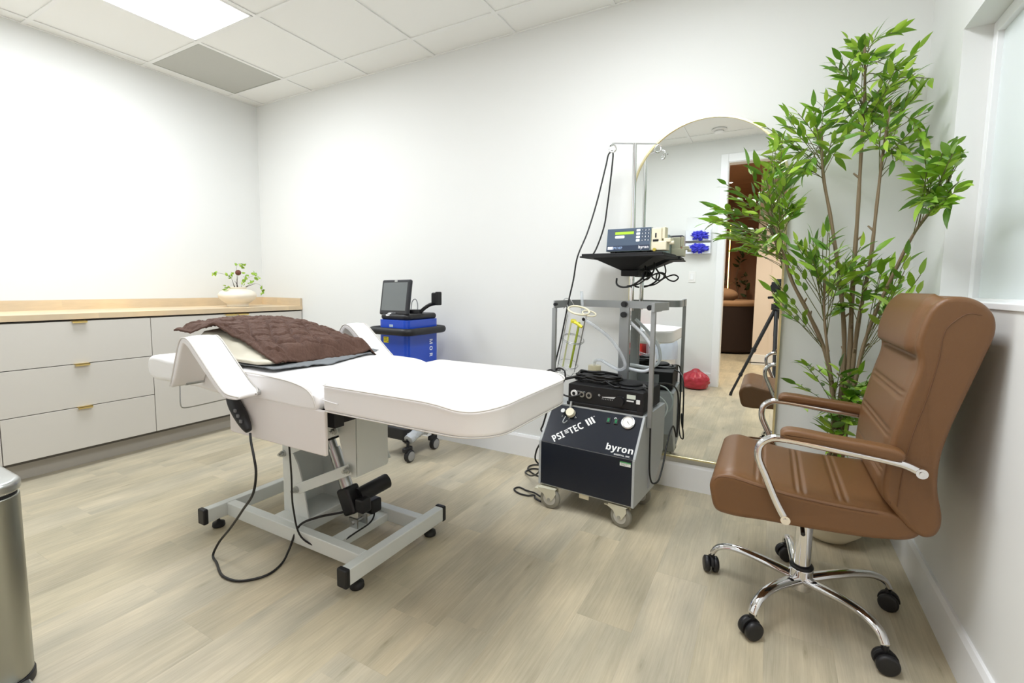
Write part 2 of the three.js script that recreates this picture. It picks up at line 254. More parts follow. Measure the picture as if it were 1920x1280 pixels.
{
  const o = thing('worktop', 'light oak worktop with a low upstand along the wall', 'worktop', [XL + 0.002, 0.868, -1.262]);
  const uvz = (g, a, b) => { const p = g.attributes.position, uv = g.attributes.uv; for (let i = 0; i < p.count; i++) uv.setXY(i, (p[a](i)) * 1.6, p[b](i) * 0.8); return g; };
  part('slab', uvz(span(XL + 0.002, -3.447, 0.868, 0.9, 0.1, ZB + 0.002), 'getX', 'getZ'), mOak, o, true);
  part('upstand', uvz(span(XL + 0.002, XL + 0.022, 0.9, 0.963, 0.1, ZB + 0.002), 'getY', 'getZ'), mOak, o, true);
  part('upstand', uvz(span(XL + 0.022, -3.449, 0.9, 0.963, ZB + 0.022, ZB + 0.002), 'getY', 'getX'), mOak, o, true);
}
{ // vase with sprigs on the worktop
  const vx = -3.66, vz = -2.21;
  const v = thing('vase', 'squat cream ceramic vase on the oak worktop', 'vase', [vx, 0.9, vz]);
  const body = [[0, 0.001], [0.07, 0.001], [0.073, 0.01], [0.078, 0.024], [0.101, 0.041], [0.122, 0.061], [0.133, 0.083], [0.13, 0.102], [0.114, 0.119], [0.088, 0.13], [0.064, 0.137], [0.061, 0.143], [0.068, 0.15], [0.066, 0.153], [0.06, 0.15], [0.054, 0.14], [0.05, 0.13], [0, 0.125]];
  part('body', lathe(new THREE.SplineCurve(body.map(p => V2(...p))).getPoints(90).map(p => [Math.max(0, p.x), p.y]), 56), M(0xf3ead8, 0.35), v);
  const s = thing('sprig_arrangement', 'thin sprigs with small green leaves standing in the cream vase', 'sprigs', [vx, 1.03, vz]);
  const dark = M(0x3a2a1c, 0.7), R = rng(5), leaf = leafGeo(0.024, 0.015, 0.25);
  const stems = [[[0, 0, 0.01], [0, 0.05, 0.03], [0.01, 0.075, 0.04]], [[0, 0, 0], [0, 0.06, 0], [0, 0.12, -0.01]], [[0, 0, -0.01], [0.01, 0.05, 0.01], [0.01, 0.07, 0.025]], [[0, 0, -0.03], [0.01, 0.03, -0.08], [0.015, 0.05, -0.14]], [[0, 0, 0.02], [0, 0.1, 0.05], [0, 0.125, 0.12], [0, 0.128, 0.18]], [[0, 0, 0], [0, 0.12, 0], [0, 0.2, -0.01], [0, 0.205, -0.06]], [[0, 0, -0.03], [0, 0.05, -0.12], [0, 0.04, -0.19], [0, -0.01, -0.22]], [[0, 0, -0.02], [0.01, 0.08, -0.06], [0.01, 0.125, -0.15]], [[0, 0, 0.03], [0.02, 0.02, 0.08], [0.02, 0.015, 0.1]]];
  stems.forEach((p, i) => part('stem', taperTube(p, t => lerp(i < 4 ? 0.0045 : 0.0012, 0.0008, t), 24, 6), i < 4 ? dark : mTwig, s));
  for (const [x, y, z, n, sp] of [[0, 0.11, 0.05, 9, 0.025], [0, 0.13, 0.17, 4, 0.018], [0, 0.2, -0.02, 3, 0.012], [0, 0.195, -0.05, 5, 0.018], [0.01, 0.13, -0.15, 6, 0.022], [0.01, 0.1, -0.16, 4, 0.015], [0.01, 0.07, -0.05, 4, 0.018], [0.01, 0.115, -0.07, 5, 0.018], [0.01, 0.06, -0.1, 4, 0.014], [0, 0.03, -0.02, 4, 0.02], [0.02, 0.02, 0.1, 6, 0.018], [0, 0.02, -0.2, 3, 0.012], [0, 0, -0.215, 4, 0.014], [0, -0.03, -0.22, 3, 0.012]])
    for (let k = 0; k < n; k++) { const m = part('leaf', leaf, mLeaf[k % 3 === 0 ? 2 : 0], s); m.position.set(x + (R() - 0.5) * sp * 2, y + (R() - 0.5) * sp * 1.6, z + (R() - 0.5) * sp * 2); m.rotation.set(R() * 6, R() * 6, R() * 6); }
  part('bud', new THREE.SphereGeometry(0.021, 14, 10).scale(1, 1.05, 1).translate(0, 0.135, -0.012), M(0x6e4436, 0.8), s, false, 'brown dried bud');
}
function leafGeo(len, wid, fold = 0.22) {                                   // pointed leaf along +x, folded along its midrib, tip drooping
  const P = [0, 0, 0], U = [0, 0.5], I = [], n = 5;
  for (let i = 1; i < n; i++) { const t = i / n, w = wid * Math.sin(PI * Math.pow(t, 0.72)), y = -0.12 * len * t * t; P.push(len * t, y, 0, len * t, y + w * fold, w, len * t, y + w * fold, -w); U.push(t, 0.5, t, 1, t, 0); }
  P.push(len, -0.16 * len, 0); U.push(1, 0.5); const T2 = P.length / 3 - 1;
  I.push(0, 2, 1, 0, 1, 3); for (let i = 1; i < n - 1; i++) { const a = 1 + (i - 1) * 3, b = a + 3; I.push(a, a + 1, b + 1, a, b + 1, b, a, b, b + 2, a, b + 2, a + 2); }
  const a = 1 + (n - 2) * 3; I.push(a, a + 1, T2, a, T2, a + 2); return meshFrom(P, I, U);
}

// ------------------------------------------------------------------ treatment bed
const BZ = -1.35;                                                            // long axis of the bed
{
  const bed = thing('treatment_bed', 'white vinyl electric treatment bed on a white steel frame', 'treatment bed', [-1.66, 0, BZ]);
  const P = (n, g, m, l) => part(n, g, m, bed, true, l);
  // base frame
  const endBar = x => P('base_bar', span(x - 0.02, x + 0.02, 0.045, 0.105, -1.62, -1.085, 0.004), mPowder);
  endBar(-1.238); endBar(-2.1);
  for (const z of [-1.19, -1.51]) P('base_rail', span(-2.08, -1.258, 0.046, 0.104, z - 0.02, z + 0.02, 0.004), mPowder);
  for (const x of [-1.238, -2.1]) for (const [z0, z1] of [[-1.09, -1.068], [-1.637, -1.615]]) P('end_cap', span(x - 0.0235, x + 0.0235, 0.041, 0.109, z0, z1, 0.006), mBlack);
  for (const x of [-1.245, -2.105]) for (const z of [-1.145, -1.56]) P('levelling_foot', lathe([[0, 0.001], [0.024, 0.001], [0.026, 0.006], [0.024, 0.02], [0.01, 0.026], [0.006, 0.03], [0.006, 0.05], [0, 0.05]], 24).translate(x, 0, z), mRubber);
  P('cross_plate', span(-1.79, -1.63, 0.09, 0.11, -1.5, -1.2, 0.004), mPowder);
  P('cross_plate', [span(-1.785, -1.635, 0.05, 0.09, -1.49, -1.21, 0.004)], mPowder);
  P('actuator_beam', [span(-1.475, -1.42, 0.05, 0.085, -1.49, -1.21, 0.004)], mPowder);
  // rear bracket: two cheeks and a web
  const cheek = [[-1.79, 0.108], [-1.635, 0.108], [-1.665, 0.25], [-1.693, 0.33], [-1.72, 0.37], [-1.755, 0.395], [-1.79, 0.4]];
  for (const z of [-1.255, -1.455]) P('bracket_plate', prism(cheek, 0.006).translate(0, 0, z), mPowder);
  P('bracket_web', span(-1.79, -1.784, 0.108, 0.39, -1.455, -1.25), mPowder);
  // upper cover hung from the seat
  const cover = [[-1.37, 0.62], [-1.37, 0.345], [-1.376, 0.335], [-1.4, 0.332], [-1.425, 0.36], [-1.45, 0.45], [-1.475, 0.54], [-1.5, 0.62]];
  for (const z of [-1.27, -1.44]) P('lift_cover_cheek', prism(cover, 0.006).translate(0, 0, z), mPowder);
  P('lift_cover', span(-1.376, -1.37, 0.335, 0.62, -1.436, -1.266, 0.002), mPowder);
  P('seat_underframe', span(-1.78, -1.285, 0.6, 0.655, -1.6, -1.1), mBlackMatte);
  for (const z of [-1.248, -1.462]) { P('link_arm', bar([-1.7, 0.222, z], [-1.385, 0.372, z], 0.006, 0.042), mPowder); P('link_arm', bar([-1.775, 0.372, z], [-1.45, 0.52, z], 0.006, 0.042), mPowder); }
  for (const [x, y] of [[-1.774, 0.365], [-1.698, 0.223], [-1.39, 0.37], [-1.462, 0.512]]) P('bolt', [rod([x, y, -1.235], [x, y, -1.225], 0.011, 6), rod([x, y, -1.245], [x, y, -1.235], 0.014, 16), rod([x, y, -1.225], [x, y, -1.217], 0.006, 10)], mSteel);
  // lifting actuator
  const a0 = V3(-1.455, 0.105, -1.35), a1 = V3(-1.63, 0.47, -1.35), at = t => a0.clone().lerp(a1, t).toArray();
  P('actuator_rod', [rod(at(0.3), at(0.78), 0.026, 24), rod(at(0.74), at(1.15), 0.018, 20)], mSteel);
  P('actuator_gearbox', [bar(at(0.08), at(0.36), 0.07, 0.07, 0.012), rb(0.05, 0.06, 0.05, -1.425, 0.18, -1.35, 0.01)], mBlack);
  P('actuator_motor', [rod([-1.46, 0.205, -1.36], [-1.435, 0.225, -1.5], 0.032, 24), rod([-1.435, 0.225, -1.5], [-1.433, 0.226, -1.505], 0.029, 24), rb(0.05, 0.06, 0.06, -1.45, 0.14, -1.43, 0.01)], mBlack);
  P('actuator_clevis', [span(-1.478, -1.43, 0.083, 0.125, -1.378, -1.372), span(-1.478, -1.43, 0.083, 0.125, -1.328, -1.322), rod([-1.455, 0.105, -1.385], [-1.455, 0.105, -1.315], 0.008, 12)], mSteel);
  P('actuator_cable', tube([[-1.45, 0.15, -1.44], [-1.42, 0.1, -1.4], [-1.41, 0.09, -1.3], [-1.46, 0.06, -1.2], [-1.56, 0.09, -1.16], [-1.6, 0.2, -1.155], [-1.585, 0.35, -1.14], [-1.57, 0.55, -1.12]], 0.0035, 60), mCable);
  P('cable_tie', [rod([-1.5, 0.47, -1.3], [-1.52, 0.46, -1.24], 0.0035)], mCable);
  // upholstery
  P('skirt_panel', span(-1.79, -1.262, 0.512, 0.666, -1.05, -1.035, 0.005), mSkirt); P('skirt_panel', span(-1.79, -1.262, 0.512, 0.666, -1.665, -1.65, 0.005), mSkirt); P('skirt_panel', span(-1.805, -1.79, 0.512, 0.66, -1.66, -1.04, 0.005), mSkirt);
  const seatProfile = [[-1.8, 0.662], [-1.55, 0.66], [-1.34, 0.658], [-1.305, 0.662], [-1.292, 0.68], [-1.3, 0.715], [-1.325, 0.742], [-1.37, 0.757], [-1.45, 0.763], [-1.62, 0.762], [-1.8, 0.752], [-1.806, 0.7]];
  P('seat_cushion', upholster(seatProfile, -1.665, -1.033, 0.012, { dent: (x, y, z, n) => n.y > 0.5 ? 0.012 * Math.pow(Math.abs((z - BZ) / 0.32), 3) : 0 }), mVinyl);
  P('seat_piping', tube([[-1.8, 0.746, -1.036], [-1.7, 0.754, -1.035], [-1.5, 0.751, -1.034], [-1.4, 0.742, -1.034], [-1.345, 0.728, -1.034], [-1.315, 0.705, -1.034], [-1.302, 0.672, -1.034]], 0.0028, 60, 6), mPiping);
  const backProfile = [[-1.812, 0.664], [-1.812, 0.75], [-1.9, 0.757], [-2.2, 0.757], [-2.4, 0.752], [-2.415, 0.71], [-2.4, 0.666], [-2.1, 0.662]];
  P('backrest_cushion', upholster(backProfile, -1.665, -1.035, 0.02), mVinyl);
  P('backrest_board', span(-2.38, -1.82, 0.645, 0.662, -1.62, -1.08), mSkirt);
  P('headrest', upholster([[-2.64, 0.62], [-2.645, 0.66], [-2.63, 0.705], [-2.5, 0.712], [-2.44, 0.7], [-2.435, 0.65], [-2.45, 0.618], [-2.55, 0.612]].map(p => [p[0] + 0.085, p[1] + 0.005]), -1.5, -1.2, 0.025), mVinyl);
  P('headrest_cushion', upholster([[-2.53, 0.712], [-2.535, 0.74], [-2.52, 0.768], [-2.42, 0.774], [-2.4, 0.74], [-2.41, 0.71]], -1.49, -1.21, 0.02), mVinyl);
  P('headrest_band', [span(-2.482, -2.472, 0.611, 0.722, -1.505, -1.195, 0.003)], mPiping);
  const dip = (x, z) => -0.013 * Math.exp(-(Math.pow(x + 0.7, 2) + Math.pow(z + 1.04, 2)) / 0.007);
  const footOutline = roundRect(-1.268, -0.628, -1.66, -1.03, [0.02, 0.15, 0.13, 0.02]);
  P('legrest_cushion', padFrom(footOutline, 0.666, 0.757, 0.014, 0.012, (x, z) => dip(x, z)), mVinyl);
  const ring = o => new THREE.CatmullRomCurve3(o.map(p => V3(p[0], 0.754 + dip(p[0], p[1]), p[1])), true);
  P('legrest_piping', new THREE.TubeGeometry(ring(roundRect(-1.268, -0.6265, -1.6615, -1.0285, [0.02, 0.15, 0.13, 0.02])), 220, 0.0028, 6, true), mPiping);
  P('legrest_piping', new THREE.TubeGeometry(new THREE.CatmullRomCurve3(roundRect(-1.266, -0.63, -1.658, -1.032, [0.02, 0.15, 0.13, 0.02]).map(p => V3(p[0], 0.668, p[1])), true), 220, 0.0026, 6, true), mPiping);
  P('legrest_seam', tube([[-1.262, 0.706, -1.0285], [-1.22, 0.702, -1.0285], [-1.19, 0.7, -1.0285]], 0.0018, 12, 6), mVinyl);
  P('legrest_board', span(-1.24, -0.72, 0.652, 0.668, -1.6, -1.09), mSkirt);
  for (const z of [-1.09, -1.61]) P('hinge_bracket', span(-1.3, -1.255, 0.6, 0.66, z - 0.02, z + 0.02), mBlack);
  P('legrest_strut', [bar([-1.4, 0.6, -1.3], [-1.0, 0.655, -1.3], 0.03, 0.02)], mSteel);
  // folding armrests: a bent pad on either side
  const armLine = [[-1.97, 0.69], [-1.945, 0.735], [-1.915, 0.8], [-1.888, 0.855], [-1.868, 0.872], [-1.84, 0.864], [-1.79, 0.825], [-1.73, 0.775], [-1.68, 0.735], [-1.635, 0.705], [-1.585, 0.688]];
  const armC = new THREE.CatmullRomCurve3(armLine.map(p => V3(p[0], p[1], 0))).getSpacedPoints(60), outer = [], inner = [];
  armC.forEach((p, i) => { const a = armC[Math.max(0, i - 1)], b = armC[Math.min(60, i + 1)], t = b.clone().sub(a).normalize(), th = 0.014 * Math.pow(Math.sin(PI * clamp((i + 0.6) / 61.2, 0, 1)), 0.22); outer.push([p.x - t.y * th, p.y + t.x * th]); inner.unshift([p.x + t.y * th, p.y - t.x * th]); });
  for (const [z0, z1] of [[-1.035, -0.918], [-1.785, -1.668]]) {
    const arm = part('armrest', upholster([...outer, ...inner], z0, z1, 0.006, { raw: true, m: 6, dent: (x, y, z, n) => n.y > 0.2 ? 0.006 * Math.pow(Math.abs((z - (z0 + z1) / 2) / 0.058), 3) : 0 }), mVinyl, bed, true);
    { const p = arm.geometry.attributes.position, zc = (z0 + z1) / 2 - BZ; for (let i = 0; i < p.count; i++) { const x = p.getX(i) - 1.66, t = clamp((x + 1.625) / 0.045, 0, 1); p.setZ(i, zc + (p.getZ(i) - zc) * Math.sqrt(1 - 0.8 * t * t)); } arm.geometry.computeVertexNormals(); }
    for (const z of [z0 + 0.002, z1 - 0.002]) part('piping', tube(outer.filter((p, i) => i % 2 === 0).map(p => { const t = clamp((p[0] + 1.625) / 0.045, 0, 1), zc = (z0 + z1) / 2; return [p[0], p[1] - 0.004, zc + (z - zc) * Math.sqrt(1 - 0.8 * t * t)]; }), 0.0028, 60, 6), mPiping, arm, true);
    part('pivot', [rod([-1.985, 0.692, z0 + 0.02], [-1.975, 0.692, z1 - 0.01], 0.006), rod([-1.965, 0.694, z0 < -1.5 ? -1.66 : -1.04], [-1.965, 0.694, z1 - 0.05], 0.009)], mSteel, arm, true);
    part('pivot', rod([-1.6, 0.69, z0 < -1.5 ? -1.66 : -1.04], [-1.6, 0.686, (z0 + z1) / 2], 0.009), mSteel, arm, true);
  }
  P('paper_roll_rod', tube([[-2.385, 0.662, -1.15], [-2.384, 0.6, -1.15], [-2.38, 0.505, -1.15], [-2.38, 0.498, -1.16], [-2.38, 0.498, -1.35], [-2.38, 0.498, -1.54], [-2.38, 0.505, -1.55], [-2.384, 0.6, -1.55], [-2.385, 0.662, -1.55]], 0.003, 80, 6), mSteel);
  P('backrest_lever', span(-2.2, -2.17, 0.8, 0.85, -1.2, -1.17, 0.004), mBlack);
}
{ // hand control hooked on the skirt of the bed, its lead looping over the floor
  const o = thing('hand_control', 'black corded hand control hanging on the skirt of the treatment bed', 'hand control', [-1.69, 0.6, -1.012]);
  const A = V3(-1.745, 0.66, -1.012), B = V3(-1.64, 0.545, -1.012), d = B.clone().sub(A).normalize();
  const g = taperTube([A.toArray(), A.clone().lerp(B, 0.12).toArray(), A.clone().lerp(B, 0.6).toArray(), A.clone().lerp(B, 0.93).toArray(), B.toArray()], t => 0.005 + 0.02 * Math.pow(Math.sin(PI * clamp(t * 0.92 + 0.06, 0, 1)), 0.4) * lerp(1.05, 0.85, t), 30, 16, 1);
  part('casing', g, mBlack, o, true);
  part('button', [0.45, 0.6, 0.75].map(t => { const p = A.clone().lerp(B, t); return rb(0.014, 0.012, 0.006, p.x + 0.012, p.y + 0.01, p.z + 0.02, 0.002); }), M(0x6b6c70, 0.4), o, true, 'grey buttons');
  part('lead', tube([[-1.632, 0.538, -1.012], [-1.61, 0.515, -1.0], [-1.572, 0.47, -0.985], [-1.555, 0.42, -0.98], [-1.575, 0.34, -0.98], [-1.66, 0.25, -0.99], [-1.76, 0.15, -1.0], [-1.85, 0.06, -1.0], [-1.87, 0.012, -0.99], [-1.82, 0.006, -0.975], [-1.71, 0.006, -0.938], [-1.63, 0.006, -0.952], [-1.58, 0.006, -1.02], [-1.6, 0.006, -1.1], [-1.625, 0.03, -1.15], [-1.61, 0.115, -1.19], [-1.57, 0.135, -1.24], [-1.52, 0.14, -1.3], [-1.475, 0.15, -1.33]], 0.0045, 220, 8), mCable, o, true);
}

// ------------------------------------------------------------------ pillow, cloth and quilt on the bed
{
  const grey = M(0x7a7e81, 0.85), cream = M(0xd9d3c0, 0.85), quiltTex = dataTex(256, 256, (u, v) => { const n = fbm(u * 90, v * 90, 4, 2) * 26 + fbm(u * 6, v * 6, 8, 3) * 16; return [84 + n, 57 + n, 44 + n]; });
  const brown = M(0xffffff, 0.8, 0, { map: quiltTex, sheen: 0.3, sheenColor: new THREE.Color(0x8a6a55), sheenRoughness: 0.6 });
  single('folded_sheet', 'dark grey cloth spread under the quilted pillow', 'cloth', sheet(60, 60, (s, t) => { const x = -1.5 - 0.62 * s - 0.1 * (1 - s) * Math.abs(t - 0.35) * 2 + 0.012 * fbm(t * 8, s * 3, 2), z = -1.072 - 0.585 * t; return [x, 0.766 + 0.007 + 0.008 * fbm(s * 14, t * 14, 1) + 0.012 * Math.max(0, fbm(t * 9, 0.3, 5)) * (1 - s), z]; }, 0.004), grey);
  // top surface shared by pillow and quilt: rises from the knee side to the head side
  const top = (x, z) => { const s = clamp((-1.6 - x) / 0.68, 0, 1.1), t = (z + 1.09) / -0.54; return 0.79 + 0.115 * Math.pow(Math.sin(Math.min(1, s * 1.12) * PI / 2), 0.8) - 0.028 * Math.pow(Math.abs(t - 0.45) * 2, 2.4) * smooth(0, 0.3, s) - 0.012 * smooth(0.75, 1.05, s); };
  const po = roundRect(-2.18, -1.625, -1.6, -1.068, 0.05);
  single('pillow', 'cream pillow showing beneath the brown quilt', 'pillow', padFrom(po, 0.778, 0.792, 0.006, 0, (x, z, q) => Math.max(0, (top(x, z) - 0.012 - 0.792)) * smooth(1.02, 0.82, q) + 0.003 * fbm(x * 18, z * 18, 3) - 0.006 * smooth(0.35, 0.0, Math.abs(((x * 8.5 + z * 2) % 1 + 1) % 1 - 0.5) * 2), 18), cream);
  const quilt = sheet(150, 130, (s, t) => {
    let x = lerp(-1.605, -2.27, s), z = lerp(-1.082, -1.63, t);
    x += 0.06 * (t - 0.25) * (1 - s) * 0.2; 
    const near = 1 - smooth(0, 0.16, t);
    let y = top(x, z) + 0.006;
    // near edge: droops at the knee corner, lifts in a fold over the pillow and pokes out past the armrest
    y += near * (-0.012 * (1 - smooth(0, 0.2, s)) + 0.012 * Math.exp(-Math.pow((s - 0.4) / 0.2, 2)) + 0.035 * Math.exp(-Math.pow((s - 0.6) / 0.1, 2)) - 0.012 * Math.exp(-Math.pow((s - 0.82) / 0.09, 2)));
    y -= 0.022 * (1 - smooth(0, 0.1, s)) * smooth(0.3, 0.0, Math.abs(t - 0.5) - 0.2);
    z -= near * 0.026 * Math.exp(-Math.pow((s - 0.4) / 0.22, 2)); z -= 0.02 * near * (1 - s);
    const far = smooth(0.88, 1, t); y -= far * 0.05 * (1 - s * 0.5);
    // quilting: two families of stitched lines with puffs between
    const a = s * 7.2 + t * 3.2 + 0.25 * Math.sin(t * 9), b = t * 6.2 - s * 2.6 + 0.25 * Math.sin(s * 8);
    const tri = q => Math.abs(q - Math.floor(q) - 0.5) * 2, seam = Math.min(1, Math.min(1 - tri(a), 1 - tri(b)) / 0.32);
    y += 0.018 * Math.sqrt(seam) * Math.min(1, Math.min(s, 1 - s, t, 1 - t) * 16) + 0.014 * fbm(s * 10 + 3, t * 14, 2, 3) + 0.011 * Math.abs(fbm(s * 9 + t * 13, t * 20 - s * 14, 6, 2));
    return [x, y, z];
  }, 0.007);
  const q = thing('quilt', 'brown quilted cover lying over the pillow on the bed', 'quilt', [-1.93, 0.8, -1.35]);
  part('cover', quilt, brown, q, true);
}

// ------------------------------------------------------------------ blue device on casters beyond the bed
{
  const o = thing('laser_console', 'blue medical console with a tilted monitor on grey casters', 'medical device', [-2.03, 0, -2.33]);
  const blue = M(0x154ac4, 0.28, 0, { clearcoat: 0.4, clearcoatRoughness: 0.15 });
  const P = (n, g, m, l) => part(n, g, m, o, true, l);
  const out = roundRect(-2.15, -1.915, -2.5, -2.185, 0.035);
  P('lower_shell', padFrom(out, 0.2, 0.795, 0.002), blue, 'blue shell');
  P('upper_shell', padFrom(out, 0.7955, 0.868, 0.002), blue, 'blue band above the handle rail');
  P('top_cover', padFrom(roundRect(-2.145, -1.918, -2.497, -2.19, 0.035), 0.866, 0.905, 0.018), mBlack);
  P('base', padFrom(roundRect(-2.16, -1.91, -2.5, -2.17, 0.04), 0.12, 0.205, 0.02), mBlack);
  P('handle_rail', new THREE.TubeGeometry(new THREE.CatmullRomCurve3(roundRect(-2.195, -1.872, -2.52, -2.15, 0.045).map(p => V3(p[0], 0, p[1])), true), 160, 0.018, 10, true).scale(1, 1.25, 1).translate(0, 0.8, 0), mBlack);
  P('handle_bracket', [span(-2.19, -2.14, 0.785, 0.815, -2.38, -2.33), span(-1.92, -1.875, 0.785, 0.815, -2.38, -2.33)], mBlack);
  // monitor, leaning back
  const mon = new THREE.Group(); mon.name = 'monitor'; mon.position.set(-0.02, 1.005, 0.09); mon.rotation.set(-0.16, -0.12, 0); o.add(mon);
  part('bezel', rb(0.262, 0.222, 0.026, 0, 0, 0, 0.012, 3), M(0x24252a, 0.4), mon);
  part('screen', bx(0.222, 0.176, 0.002, 0, 0.004, 0.0132), M(0x6d7272, 0.25), mon, false, 'blank grey screen');
  part('maker_name', quad([-0.04, -0.104, 0.0138], [0.03, -0.104, 0.0138], [0.03, -0.092, 0.0138], [-0.04, -0.092, 0.0138]), M(0xffffff, 0.5, 0, { map: canvasTex(256, 44, (g, w, h) => { g.fillStyle = '#24252a'; g.fillRect(0, 0, w, h); g.fillStyle = '#c8cacb'; g.font = 'bold 34px sans-serif'; g.textAlign = 'center'; g.textBaseline = 'middle'; [...'INMODE'].forEach((c, i) => g.fillText(c, 22 + i * 42, h / 2)); }) }), mon);
  part('webcam_badge', rb(0.026, 0.012, 0.003, 0.003, 0.101, 0.0132, 0.0014), mSteel, mon);
  P('monitor_neck', [rod([-2.03, 0.895, -2.29], [-2.035, 0.96, -2.275], 0.022, 16), rod([-1.985, 0.905, -2.215], [-1.985, 0.885, -2.215], 0.018)], mBlack);
  P('status_button', new THREE.CylinderGeometry(0.017, 0.017, 0.004, 24).rotateX(0.5).translate(-2.075, 0.9, -2.2), mWhitePlastic, 'round white button');
  P('holder_arm', [tube([[-1.96, 0.905, -2.36], [-1.94, 0.93, -2.37], [-1.9, 0.96, -2.39], [-1.862, 0.968, -2.4]], 0.0115, 30, 10), rod([-1.985, 0.903, -2.34], [-1.985, 0.928, -2.34], 0.038, 24)], mBlack);
  P('handpiece_holder', [rb(0.05, 0.075, 0.045, -1.86, 1.0, -2.4, 0.01), rb(0.018, 0.085, 0.05, -1.838, 1.0, -2.395, 0.006)], mBlackMatte);
  P('cable_loop', tube([[-2.0, 0.91, -2.32], [-1.995, 0.98, -2.33], [-1.975, 0.995, -2.335], [-1.962, 0.97, -2.34], [-1.962, 0.91, -2.34]], 0.003, 40), M(0x9a9ca0, 0.4));
  P('grey_label', rb(0.03, 0.015, 0.002, -2.04, 0.832, -2.1845, 0.001), M(0xb9cbd8, 0.4), 'small pale label');
  P('warning_label', quad([-2.103, 0.725, -2.1835], [-2.062, 0.725, -2.1835], [-2.062, 0.762, -2.1835], [-2.103, 0.762, -2.1835]), M(0xffffff, 0.5, 0, { map: canvasTex(128, 116, (g, w, h) => { g.fillStyle = '#f0e21a'; g.fillRect(0, 0, w, h); g.fillStyle = '#3a3612'; g.beginPath(); g.moveTo(20, 34); g.lineTo(36, 8); g.lineTo(52, 34); g.fill(); for (let i = 0; i < 4; i++) g.fillRect(60, 14 + i * 7, 40 - i * 6, 3); for (let i = 0; i < 3; i++) g.fillRect(14, 56 + i * 13, 84 - i * 14, 4); g.fillRect(102, 84, 14, 18); }) }), 'yellow warning label');
  const letters = canvasTex(128, 512, (g, w, h) => { g.fillStyle = '#154ac4'; g.fillRect(0, 0, w, h); g.translate(w / 2, 12); g.rotate(PI / 2); g.fillStyle = '#f3f6ff'; g.font = 'bold 96px sans-serif'; g.textBaseline = 'middle'; [...'MOR'].forEach((c, i) => g.fillText(c, [0, 108, 212][i], 4)); });
  P('side_lettering', quad([-1.9142, 0.525, -2.39], [-1.9142, 0.525, -2.445], [-1.9142, 0.745, -2.445], [-1.9142, 0.745, -2.39]), M(0xffffff, 0.28, 0, { map: letters, clearcoat: 0.4, clearcoatRoughness: 0.15 }), 'white lettering down the side');
  // feet: splayed arms, one wrapped in clear film
  const wheel = (x, z) => { const c = part('caster', [rod([x, 0.075, z], [x, 0.125, z], 0.01), rb(0.03, 0.03, 0.07, x, 0.078, z + 0.004, 0.008)], mBlack, o, true); part('wheel', lathe([[0, -0.016], [0.033, -0.016], [0.038, -0.01], [0.038, 0.01], [0.033, 0.016], [0, 0.016]], 28).rotateZ(PI / 2).translate(x + 0.012, 0.038, z), mRubber, c, true); part('wheel_disc', lathe([[0, 0], [0.029, 0], [0.0295, -0.006], [0, -0.006]], 28).rotateZ(-PI / 2).translate(x + 0.03, 0.038, z), M(0x9c9c9a, 0.5), c, true); };
  for (const [x, z] of [[-1.905, -2.175], [-1.92, -2.44], [-2.17, -2.175], [-2.16, -2.44]]) wheel(x, z);
  for (const [x, z] of [[-1.9, -2.18], [-2.17, -2.18], [-1.92, -2.46], [-2.16, -2.46]]) P('foot_arm', taperTube([[-2.03, 0.15, -2.33], [lerp(-2.03, x, 0.6), 0.155, lerp(-2.33, z, 0.6)], [x, 0.125, z]], () => 0.022, 16, 10, 0.7), mBlack);
  const film = []; for (let i = 0; i < 14; i++) { const t = i / 13; film.push([lerp(-1.9, -1.905, t), 0.135 + 0.03 * Math.sin(t * 2.6), lerp(-2.175, -2.36, t)]); }
  const fg = taperTube(film, t => 0.034 - 0.006 * Math.abs(t - 0.4), 60, 18, 0.9); { const p = fg.attributes.position; for (let i = 0; i < p.count; i++) { const x = p.getX(i), y = p.getY(i), z = p.getZ(i); p.setXYZ(i, x + 0.012 * fbm(x * 50, y * 50, z * 50, 2), y + 0.016 * fbm(y * 60, z * 40, x * 50, 2), z + 0.012 * fbm(z * 50, x * 40, y * 60, 2)); } fg.computeVertexNormals(); }
  P('plastic_wrap', fg, M(0xdfe3e6, 0.2, 0, { transmission: 0.35, thickness: 0 }), 'crumpled clear plastic wrap');
}

